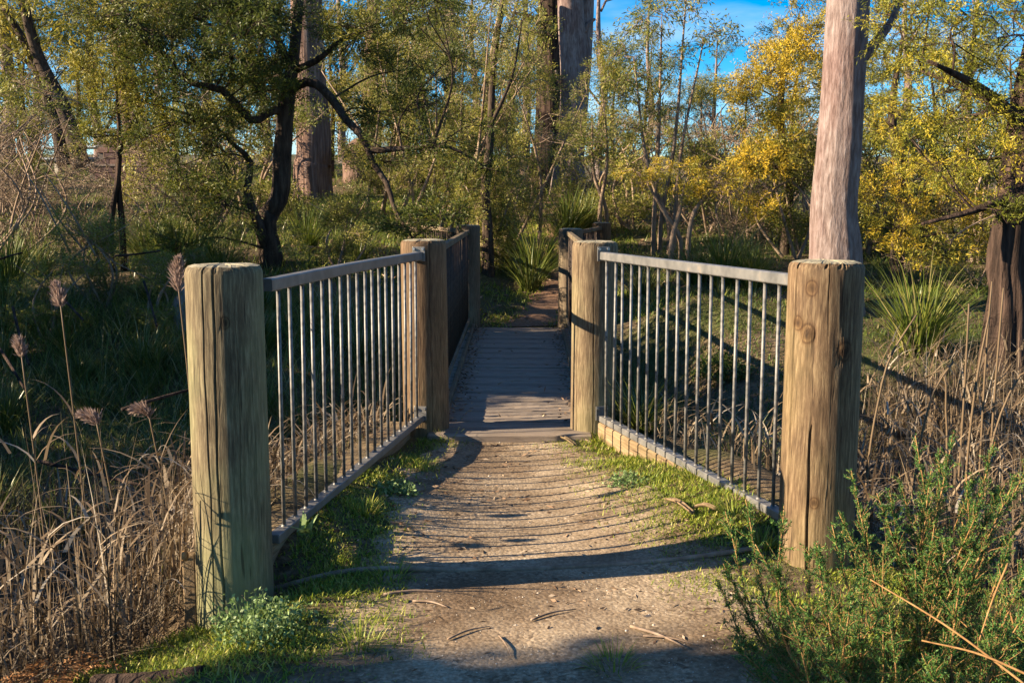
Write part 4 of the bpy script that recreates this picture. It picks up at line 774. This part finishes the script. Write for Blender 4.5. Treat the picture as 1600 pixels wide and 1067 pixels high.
tag(mb.build('rough_grass', M['tussock'], smooth=False), 'rough grass on the rise behind the lawn', 'grass', kind='stuff')
# dead reeds and strappy growth filling the creek
def reed_zone(x, y, side):
    if side < 0: return (x < np.where(y > 4.3, lpan(y) - .22, -1.32 - (4.3 - y) * .8)) * (x > -.52 * y - .8)
    return (x > np.where(y > 4.5, rpan(y) + .25, 1.9 + (4.5 - y) * 1.2)) * (x < .52 * y + .8) * (y < 7.3 + np.clip(x - 1.9, 0, 2) * 1.6)
mb = MB(); mf = MB()
for side, (x0, x1, y0, y1, ns, nf) in ((-1, (-4.8, -.7, 3.2, 7.6, 5200, 36000)), (1, (.7, 5.0, 4.0, 9.2, 6000, 32000))):
    P = scatter_pts(ns, x0, x1, y0, y1, lambda x, y: reed_zone(x, y, side) * np.clip(.6 + .7 * noise2(x, y, 1.3), .08, 1), g); n = len(P)
    hs = g.uniform(.5, 1.15, n) * (1.0 if side < 0 else .9); lim = np.where((P[:, 1] > 4.45) if side < 0 else (P[:, 0] < 2.3 + .3 * (P[:, 1] - 6)), np.where(np.abs(P[:, 0]) < 2.6, np.where(P[:, 0] / P[:, 1] < -.26, .38, -.1), 2.), 2.); hs = np.clip(hs, .2, np.maximum(.22, lim - P[:, 2])); az = g.uniform(0, 6.28, n)
    blades(mb, P, hs, g.uniform(.006, .012, n), g.uniform(0, .18, n), g.uniform(0, .25, n), 4, g, az=az)
    for k in range(3):                           # drooping leaves from the stems
        f = g.uniform(.3, .95, n)[:, None]; Q = P + np.array([0, 0, 1.]) * f * hs[:, None] * .95; q = g.random(n) < .6
        blades(mb, Q[q], g.uniform(.18, .42, q.sum()), g.uniform(.008, .018, q.sum()), g.uniform(.3, 1.0, q.sum()), g.uniform(.6, 2.0, q.sum()), 5, g)
    P = scatter_pts(nf, x0, x1, y0, y1 + .6, lambda x, y: reed_zone(x, y, side) * np.where((np.abs(x) < 2.3) & (y > 4.6), .3, 1.), g); n = len(P)
    P[:, 2] += g.uniform(0, .12, n)
    blades(mf, P, g.uniform(.15, .55, n) * np.where((np.abs(P[:, 0]) < 1.8) & (P[:, 1] > 4.5), .4, 1.), g.uniform(.003, .009, n), g.uniform(.2, 1.4, n), g.uniform(.0, 1.3, n), 3, g)
tag(mb.build('dry_reeds', M['reed'], smooth=False), 'dense dry brown reeds filling the creek on both sides', 'reeds', kind='stuff')
tag(mf.build('fallen_reeds', M['reed_dead'], smooth=False), 'matted dead reed straw on the creek bed', 'reeds', kind='stuff')

# single reeds one can pick out
def reed(label, base, pts, plume=None, leavesn=4, r=.004, seed=0, droop=.6):
    g = np.random.default_rng(seed + 500); t = thing('reed', label, 'reed', base, group='tall single reeds')
    mb = MB(); P = [np.zeros(3)] + [np.asarray(p) - base for p in pts]; tube(mb, P, [r * 1.3, r, r * .7], 6, 16); mb.build('stem', M['reed'], t)
    sp = smooth_path(P, 20)
    for k in range(leavesn):
        mb = MB(); q = sp[g.integers(5, 16)]; blades(mb, q[None], g.uniform(.2, .4), .016, .5, g.uniform(1., 2.2), 6, g); mb.build('leaf', M['reed'], t)
    if plume:
        L, wd = plume; mb = MB(); n = 420; s = g.uniform(0, 1, n); tip = sp[-1]; d = nrm(sp[-1] - sp[-3]); dr = np.array([g.choice([-1, 1]) * droop * .6, g.normal(0, .2), 0])
        ax = tip + d * (s[:, None] - .25) * L + dr * (s[:, None] ** 2) * L + np.array([0, 0, -1.]) * (s[:, None] ** 2) * L * droop * .7
        rr = (np.sin(np.pi * np.clip(s * .9 + .1, 0, 1)) * wd)[:, None]; u = g.normal(size=(n, 3)); Cc = ax + u * rr * .30
        leaves(mb, Cc, d + u * .28 + dr * s[:, None] * 1.5 + np.array([0, 0, -1.1]) * s[:, None] * droop, .035, .005, g); mb.build('plume', M['plume'], t, False)
for k, (px, py, Y, lb, pl) in enumerate([(94, 470, 5.2, 'tall reed with a feathery pink plume left of the near left post', (.13, .04)), (33, 550, 5.0, 'reed with a small plume at the far left edge', (.09, .028)), (278, 440, 4.9, 'reed plume standing right against the near left post', (.17, .04)),
        (150, 655, 4.6, 'reed with its plume bent sideways low among the reeds', (.11, .028)), (232, 645, 4.7, 'reed with a nodding plume beside the near left post', (.10, .025))]):
    tp = at(px, py, Y); bx = tp[0] + rng.uniform(.02, .12); bs = np.array([bx, Y, float(hgt(bx, Y)) - .03]); mid = (bs + tp) / 2 + [.02, 0, 0]; reed(lb, bs, [mid, tp], pl, 4, .0045, k, droop=.9 if 'bent' in lb or 'nodding' in lb else .25)
for k, (lb, bx_, pts) in enumerate([('long pale reed stem curving right beside the near right post', (1362, 6.0), [(1370, 640, 6), (1390, 560, 6), (1432, 492, 6)]), ('pale reed with a sharply folded tip behind the heath shrub', (1470, 5.6), [(1478, 640, 5.6), (1470, 576, 5.6), (1446, 590, 5.6)]),
        ('pale reed leaning left among the right reeds', (1440, 5.5), [(1445, 660, 5.5), (1462, 605, 5.5), (1490, 565, 5.5)]), ('straight pale reed standing right of the folded one', (1522, 6.2), [(1532, 560, 6.2), (1546, 490, 6.2)]), ('slim upright reed below the bright tussock', (1512, 6.8), [(1511, 540, 6.8), (1514, 475, 6.8)]),
        ('arching reed at the right edge above the heath shrub', (1570, 5.4), [(1575, 620, 5.4), (1590, 590, 5.4), (1625, 570, 5.4)]), ('tall reed before the furrowed trunk', (1560, 7), [(1562, 520, 7), (1568, 450, 7)]), ('thin bare reed left of the furrowed trunk', (1548, 7.2), [(1545, 500, 7.2), (1550, 440, 7.2)])]):
    bs = G(*bx_) - [0, 0, .05]; reed(lb, bs, [at(*p) for p in pts], None, 2, .007, 20 + k)

# ------------------------------------------------------------------ the heath shrub in the near right corner
def heath(label, base, stems, seed, name='heath_shrub'):
    g = np.random.default_rng(seed); base = np.asarray(base, float); t = thing(name, label, 'shrub', base, group='fine-leaved heath shrubs'); lf = MB()
    for (px, py, Y, r) in [q for s_ in stems for q in (s_, (s_[0] + g.uniform(-40, 40), s_[1] + g.uniform(15, 90), s_[2] + g.uniform(-.1, .1), s_[3] * .8))]:
        tip = at(px, py, Y) - base; o = np.array([g.normal(0, .10), g.normal(0, .08), -.02]); mid = (o + tip) * .5 + g.normal(0, .05, 3) - [0, 0, .04]
        mb = MB(); tube(mb, [o, mid, tip], [r, r * .7, .0015], 6, 18); mb.build('stem', M['stem_orange'], t)
        sp = smooth_path([o, mid, tip], 60); A_, B_ = [], []
        L = np.linalg.norm(tip - o)
        for k in range(int(70 * L / .8)):
            q = g.integers(14, 58); p = sp[q]; d = nrm(sp[min(q + 1, 59)] - sp[q - 1]); ln = g.uniform(.05, .20) * (1.15 - q / 60)
            A_.append(p); B_.append(p + nrm(d * 1.1 + g.normal(0, .55, 3)) * ln)
        A_, B_ = np.array(A_), np.array(B_); tw = MB(); twigs(tw, A_, B_, .0014, .0007, .1, g=g); tw.build('sprigs', M['stem_orange'], t)['kind'] = 'stuff'
        for (a, b_, per) in ((A_, B_, 30),):
            n = len(a); s = g.uniform(.05, 1.05, (n, per, 1)); Pp = a[:, None] + (b_ - a)[:, None] * s; dd = nrm(nrm(b_ - a)[:, None] * .7 + g.normal(0, .65, (n, per, 3)))
            leaves(lf, Pp.reshape(-1, 3), dd.reshape(-1, 3), .0115, .0030, g)
        q = g.integers(26, 60, 110); Pp = sp[q]; leaves(lf, Pp, nrm(tip - mid)[None] * .8 + g.normal(0, .6, (110, 3)), .0115, .0030, g)
    lf.build('foliage', M['shrub'], t, False)['kind'] = 'stuff'
b1 = G(1370, 3.25); b1[2] = -.10
heath('dark fine-leaved heath shrub with upright sprigs in the near right corner', b1, [(1130, 880, 3.5, .006), (1180, 850, 3.5, .006), (1165, 780, 3.7, .005), (1215, 880, 3.3, .006), (1225, 790, 3.4, .006), (1275, 860, 3.2, .006), (1300, 820, 3.3, .005), (1180, 940, 3.1, .006), (1240, 970, 3.0, .006), (1330, 930, 3.0, .006), (1150, 1010, 3.1, .005), (1290, 1010, 2.9, .006), (1390, 960, 2.95, .006), (1350, 880, 3.1, .006)], 301)
b2 = G(1470, 3.7); b2[2] = -.22
heath('bright green upright heath shrub in front of the right reeds', b2, [(1330, 735, 3.9, .006), (1310, 800, 3.8, .005), (1370, 770, 3.8, .005), (1430, 680, 3.9, .007), (1405, 740, 3.8, .006), (1455, 735, 3.8, .006), (1490, 675, 3.95, .007), (1510, 740, 3.8, .006), (1555, 690, 3.9, .007), (1540, 770, 3.7, .006), (1590, 740, 3.8, .006), (1620, 700, 3.9, .006), (1460, 820, 3.6, .006), (1380, 850, 3.6, .005), (1580, 840, 3.6, .006), (1520, 860, 3.5, .006), (1430, 890, 3.4, .006)], 302)
b3 = G(1580, 3.1); b3[2] = -.12
heath('straggly heath shrub with bare orange stems at the lower right edge', b3, [(1500, 900, 3.2, .007), (1560, 880, 3.2, .007), (1620, 860, 3.2, .007), (1480, 990, 3.0, .007), (1540, 970, 3.0, .006), (1440, 1020, 2.9, .006), (1600, 960, 3.0, .007), (1650, 900, 3.1, .006)], 303)
for k, (a, b_) in enumerate((((1360, 905, 3.0), (1610, 1075, 2.7)), ((1440, 1000, 2.8), (1620, 1060, 2.65)), ((1530, 1000, 2.9), (1575, 880, 3.0)))):
    mb = MB(); pa, pb = at(*a), at(*b_); tube(mb, [pa, (pa + pb) / 2 + [0, 0, .015], pb], [.002, .003, .0035], 7, 14)
    tag(mb.build('bare_stick', M['stem_orange']), ['long orange stick slanting through the heath shrubs', 'short orange stick at the bottom right edge', 'upright orange stick inside the straggly heath'][k], 'stick')

# ------------------------------------------------------------------ weeds, ferns, logs, litter
def weed(label, p, n, H, W, m, seed, L=.03, cat='weed', name='weed'):
    g = np.random.default_rng(seed); t = thing(name, label, cat, p); lf, st = MB(), MB()
    a = g.uniform(0, 6.28, n); r = np.sqrt(g.uniform(0, 1, n)) * W; top = np.stack([np.cos(a) * r, np.sin(a) * r, H * g.uniform(.3, 1, n) * (1 - .5 * (r / W) ** 2)], 1); bot = top * [.35, .35, 0]
    twigs(st, bot, top, .0015, .001, .1, g=g); st.build('stems', M[m], t)['kind'] = 'stuff'
    for k in range(9): leaves(lf, top + g.normal(0, .012, (n, 3)) - [0, 0, .006 * k], g.normal(size=(n, 3)) + [0, 0, .2], L, L * .6, g)
    lf.build('foliage', M[m], t, False)['kind'] = 'stuff'
def Gx(px, py, z=0.0):                           # where a photo pixel's line meets level z
    u = (px - 800) / FPX; v = -(py - 533.5) / FPX; d = np.array([u, _c + v * _s, -_s + v * _c]); p = np.array([0, 0, CAMH]) + d * ((z - CAMH) / d[2])
    for _ in range(3): z = float(hgt(p[0], p[1])); p = np.array([0, 0, CAMH]) + d * ((z - CAMH) / d[2])
    return p
weed('blue green leafy weed at the foot of the near left post', Gx(395, 1000), 75, .19, .15, 'weed', 1, .020)
weed('smaller weed patch left of the blue green weed', Gx(440, 975), 50, .10, .14, 'weed', 2, .022)
weed('low clover by the right wing railing', Gx(985, 755), 70, .06, .14, 'weed', 3, .02)
weed('low clover patch by the deck sill', Gx(620, 770), 60, .06, .12, 'weed', 4, .02)
weed('leafy plant in the middle of the lawn', G(1135, 10.5), 120, .3, .3, 'lawn', 5, .045)
g = np.random.default_rng(61); mb = MB(); p = Gx(478, 832)
n = 12; blades(mb, np.zeros((n, 3)) + g.normal(0, .008, (n, 3)), g.uniform(.08, .14, n), .028, g.uniform(.3, 1., n), g.uniform(.2, .8, n), 5, g)
tag(mb.build('dock_plant', M['weed'], loc=p), 'bright broad-leaved plant at the foot of the left railing', 'weed')
mb = MB(); p = Gx(690, 950)
for k, (px, py, lb) in enumerate([(610, 905, 'spiky grass tuft in front of the half buried pipe'), (700, 690, 'grass tuft at the left end of the deck sill'), (570, 800, 'grass tuft beside the left railing'), (660, 735, 'bushy grass tuft near the front left bridge post'), (1145, 800, 'bright grass tuft by the right railing'), (1085, 745, 'grass tuft halfway along the right railing'), (940, 690, 'grass tuft at the foot of the pale bridge post'), (1190, 850, 'shaded grass tuft beside the heath shrub'), (560, 1010, 'pale grass tuft left of the near path'), (960, 1045, 'low grass tuft at the bottom of the path')]):
    mb = MB(); n = 130; a = g.uniform(0, 6.28, n); r = np.sqrt(g.uniform(0, 1, n)) * .07
    blades(mb, np.stack([np.cos(a) * r, np.sin(a) * r, 0 * a - .005], 1), g.uniform(.05, .13, n), g.uniform(.003, .006, n), g.uniform(.1, 1., n), g.uniform(.2, 1.2, n), 3, g, az=a)
    tag(mb.build('grass_tuft', M['grass'], loc=Gx(px, py)), lb, 'grass tuft', 'grass tufts by the path')
def fern(label, p, seed):
    g = np.random.default_rng(seed); t = thing('dead_fern', label, 'fern', p, group='rusty dead ferns')
    for k in range(7):
        a = g.uniform(0, 6.28); mb = MB(); s = np.linspace(0, 1, 22); L = g.uniform(.14, .24)
        ax = np.stack([np.cos(a) * s * L, np.sin(a) * s * L, .09 * np.sin(s * 2.6)], 1); sd = np.array([-math.sin(a), math.cos(a), 0])
        for sg in (-1, 1):
            w = .06 * (1 - s) + .006
            for q in range(4): leaves(mb, ax + sd * sg * (w * q / 4)[:, None] + g.normal(0, .004, (22, 3)), np.repeat((sd * sg + np.array([math.cos(a), math.sin(a), -.3]) * .5)[None], 22, 0) + g.normal(0, .25, (22, 3)), .022, .006, g)
        tube(mb, [ax[0], ax[10], ax[21]], [.003, .002, .001], 4, 8); mb.build('frond', M['fern_dead'], t, False)
fern('rusty dead fern in the lower left corner', Gx(10, 1060), 71); fern('small rusty fern frond heap beside the lower left corner', Gx(85, 1085), 72)
def log(label, a, b_, r, seed, m='bark_grey', name='log'):
    mb = MB(); a, b_ = np.asarray(a), np.asarray(b_); g = np.random.default_rng(seed); tube(mb, [a, (a + b_) / 2 + g.normal(0, r * .4, 3), b_], [r, r * .9, r * .7], 20, 30, ridge=rid(11, .09, seed)); return tag(mb.build(name, M[m]), label, 'log' if r > .05 else 'branch')
a, b_ = G(1150, 8.3, .08), G(1420, 8.1, .10); log('grey weathered log lying across the creek bank at right', a, b_, .13, 1)
a, b_ = G(1165, 8.0, .05), G(1395, 7.8, .05); log('second thinner log in front of the weathered log', a, b_, .07, 2)
a, b_ = Gx(150, 1075) + [0, 0, .02], Gx(320, 1048) + [0, 0, .0]; log('flat bark slab at the grassy bank edge, lower left', a, b_, .03, 3, 'bark_brown')
for k, (p, q) in enumerate((((20, 480, 8.6), (45, 570, 8.0)), ((85, 455, 9.4), (130, 500, 9)), ((225, 440, 9.6), (245, 510, 9)), ((0, 545, 7.6), (40, 610, 7.2)), ((180, 400, 11), (250, 392, 11)), ((0, 405, 11), (35, 395, 11)), ((190, 640, 6.6), (330, 600, 7)), ((60, 720, 6), (230, 760, 5.8)))):
    log(['dead branch leaning on the left bank by the edge', 'short dead branch in dark tussocks', 'upright dead branch among dark tussocks', 'broken branch near the left edge plume', 'fallen dead branch below the forked sapling', 'pale branch at the left edge of the bank', 'dead branch behind the near left post', 'fallen branch inside the left reeds'][k], at(*p), at(*q), .011, 10 + k, 'bark_brown')
mb = MB(); p = G(280, 11.5); tube(mb, [p - [0, 0, .1], p + [.03, 0, .25], p + [0.05, 0, .5]], [.16, .12, .03], 14, 14, ridge=rid(7, .2, 5)); tag(mb.build('tree_stump', M['bark_grey']), 'jagged grey stump on the left bank above the near left post', 'stump')
# long dry sticks of the thicket on the left bank
for k, (p, q, s) in enumerate((((110, 395, 12), (60, 300, 12.5), (25, 250, 13)), ((150, 400, 11.8), (110, 330, 12), (70, 270, 12.4)), ((130, 390, 12), (90, 340, 12), (60, 290, 12)))):
    mb = MB(); tube(mb, [at(*p), at(*q), at(*s)], [.012, .01, .004], 5, 12); tag(mb.build('dry_stick', M['bark_twig']), ['longest bare stick leaning left in the left bank thicket', 'middle bare stick of the left bank thicket', 'shortest bare stick of the left bank thicket'][k], 'stick')
# litter and gravel
mb = MB(); g = np.random.default_rng(77)
P = scatter_pts(7000, -1.4, 1.6, 2.4, 7.15, lambda x, y: (on_path(x, y) > -.3) * np.clip(.35 + .5 * noise2(x, y, 2.5), .04, 1) * (x > lpan(y)), g); n = len(P); P[:, 2] += .014
leaves(mb, P, g.normal(size=(n, 3)) * [1, 1, .12], g.uniform(.02, .06, n), g.uniform(.006, .014, n), g)
P = scatter_pts(5200, -.5, .75, 7.5, 13.6, lambda x, y: np.clip(np.exp(-((x - lerp_x(y, -.42, -.40)) / .075) ** 2) + .8 * np.exp(-((x - lerp_x(y, .44, .56)) / .06) ** 2) + .02, 0, 1), g); n = len(P); P[:, 2] = DECK + .008 + g.uniform(0, .02, n)
leaves(mb, P, g.normal(size=(n, 3)) * [1, 1, .2], g.uniform(.02, .06, n), g.uniform(.008, .016, n), g)
P = scatter_pts(9000, -4, 4, 13.6, 30, lambda x, y: np.clip(.5 + .6 * noise2(x, y, 1.1), 0, 1), g); n = len(P); P[:, 2] += .02
leaves(mb, P, g.normal(size=(n, 3)) * [1, 1, .2], .09, .025, g)
tag(mb.build('leaf_litter', M['litter'], smooth=False), 'fallen brown leaves on path and deck edges', 'litter', kind='stuff')
mb = MB(); P = scatter_pts(30000, -1.0, 1.4, 2.4, 7.1, lambda x, y: (on_path(x, y) > .0) * np.clip(.35 + .5 * noise2(x, y, 2) + .4 * (x > .2) * (y < 4.6), .05, 1), g); n = len(P)
oc = np.array([(1, 0, 0), (-1, 0, 0), (0, 1, 0), (0, -1, 0), (0, 0, .7), (0, 0, -.7)], float); of = np.array([[0, 2, 4], [2, 1, 4], [1, 3, 4], [3, 0, 4], [2, 0, 5], [1, 2, 5], [3, 1, 5], [0, 3, 5]])
s = g.uniform(.0018, .0065, n) * np.where(g.random(n) < .03, 1.7, 1); V = P[:, None] + [0, 0, .010] + oc[None] * s[:, None, None] * g.uniform(.6, 1.3, (n, 6, 1))
mb.add(V.reshape(-1, 3), (of[None] + (np.arange(n) * 6)[:, None, None]).reshape(-1, 3), np.repeat(g.random(n), 6))
tag(mb.build('gravel', M['stone'], smooth=False), 'small pale stones bedded in the near path', 'gravel', kind='stuff')
for k, (p, q, r, lb) in enumerate((((700, 1005), (765, 985), .004, 'short dark twig on the near path'), ((645, 945), (700, 955), .005, 'twig beside the spiky grass tuft'), ((780, 1000), (800, 1035), .003, 'thin pale straw on the near path'), ((985, 985), (1075, 1020), .006, 'reddish stick at the right of the near path'), ((1005, 1000), (1090, 1015), .004, 'pale stick beside the reddish one'), ((830, 975), (900, 958), .0045, 'curved bark strip in the middle of the near path'), ((600, 935), (690, 930), .006, 'long brown twig left of the near path'), ((885, 682), (925, 695), .008, 'pale twig by the foot of the pale bridge post'))):
    a, b_ = Gx(*p) + [0, 0, .018], Gx(*q) + [0, 0, .018]; mb = MB(); tube(mb, [a, (a + b_) / 2 + [.0, .015, .004], b_], [r, r * .9, r * .4], 6, 10); tag(mb.build('twig', M['bark_twig']), lb, 'twig', 'twigs on the path')
for k, (p, q, w, lb) in enumerate((((1042, 790), (1082, 806), .035, 'curled tan bark strip by the right railing'), ((1085, 803), (1120, 800), .03, 'brown dead leaf beside the curled bark strip'), ((870, 690), (900, 700), .03, 'pale bark chip in front of the deck sill'))):
    a, b_ = Gx(*p) + [0, 0, .03], Gx(*q) + [0, 0, .02]; mb = MB(); d = nrm(b_ - a); s = np.cross(d, [0, 0, 1]); V = []; 
    for t_ in np.linspace(0, 1, 9):
        for u_ in np.linspace(-1, 1, 5): V.append(a + (b_ - a) * t_ + s * u_ * w * .5 * (1 - .5 * t_) + np.array([0, 0, 1.]) * (u_ ** 2 * .014 + .012 * math.sin(t_ * 4)))
    i = np.arange(8)[:, None] * 5; j = np.arange(4)[None]; mb.add(np.array(V), np.stack([i + j, i + j + 1, i + 6 + j, i + 5 + j], -1).reshape(-1, 4)); o = mb.build('bark_strip', M['sleeper'])
    md = o.modifiers.new('solid', 'SOLIDIFY'); md.thickness = .004; tag(o, lb, 'bark', 'bark strips on the path')
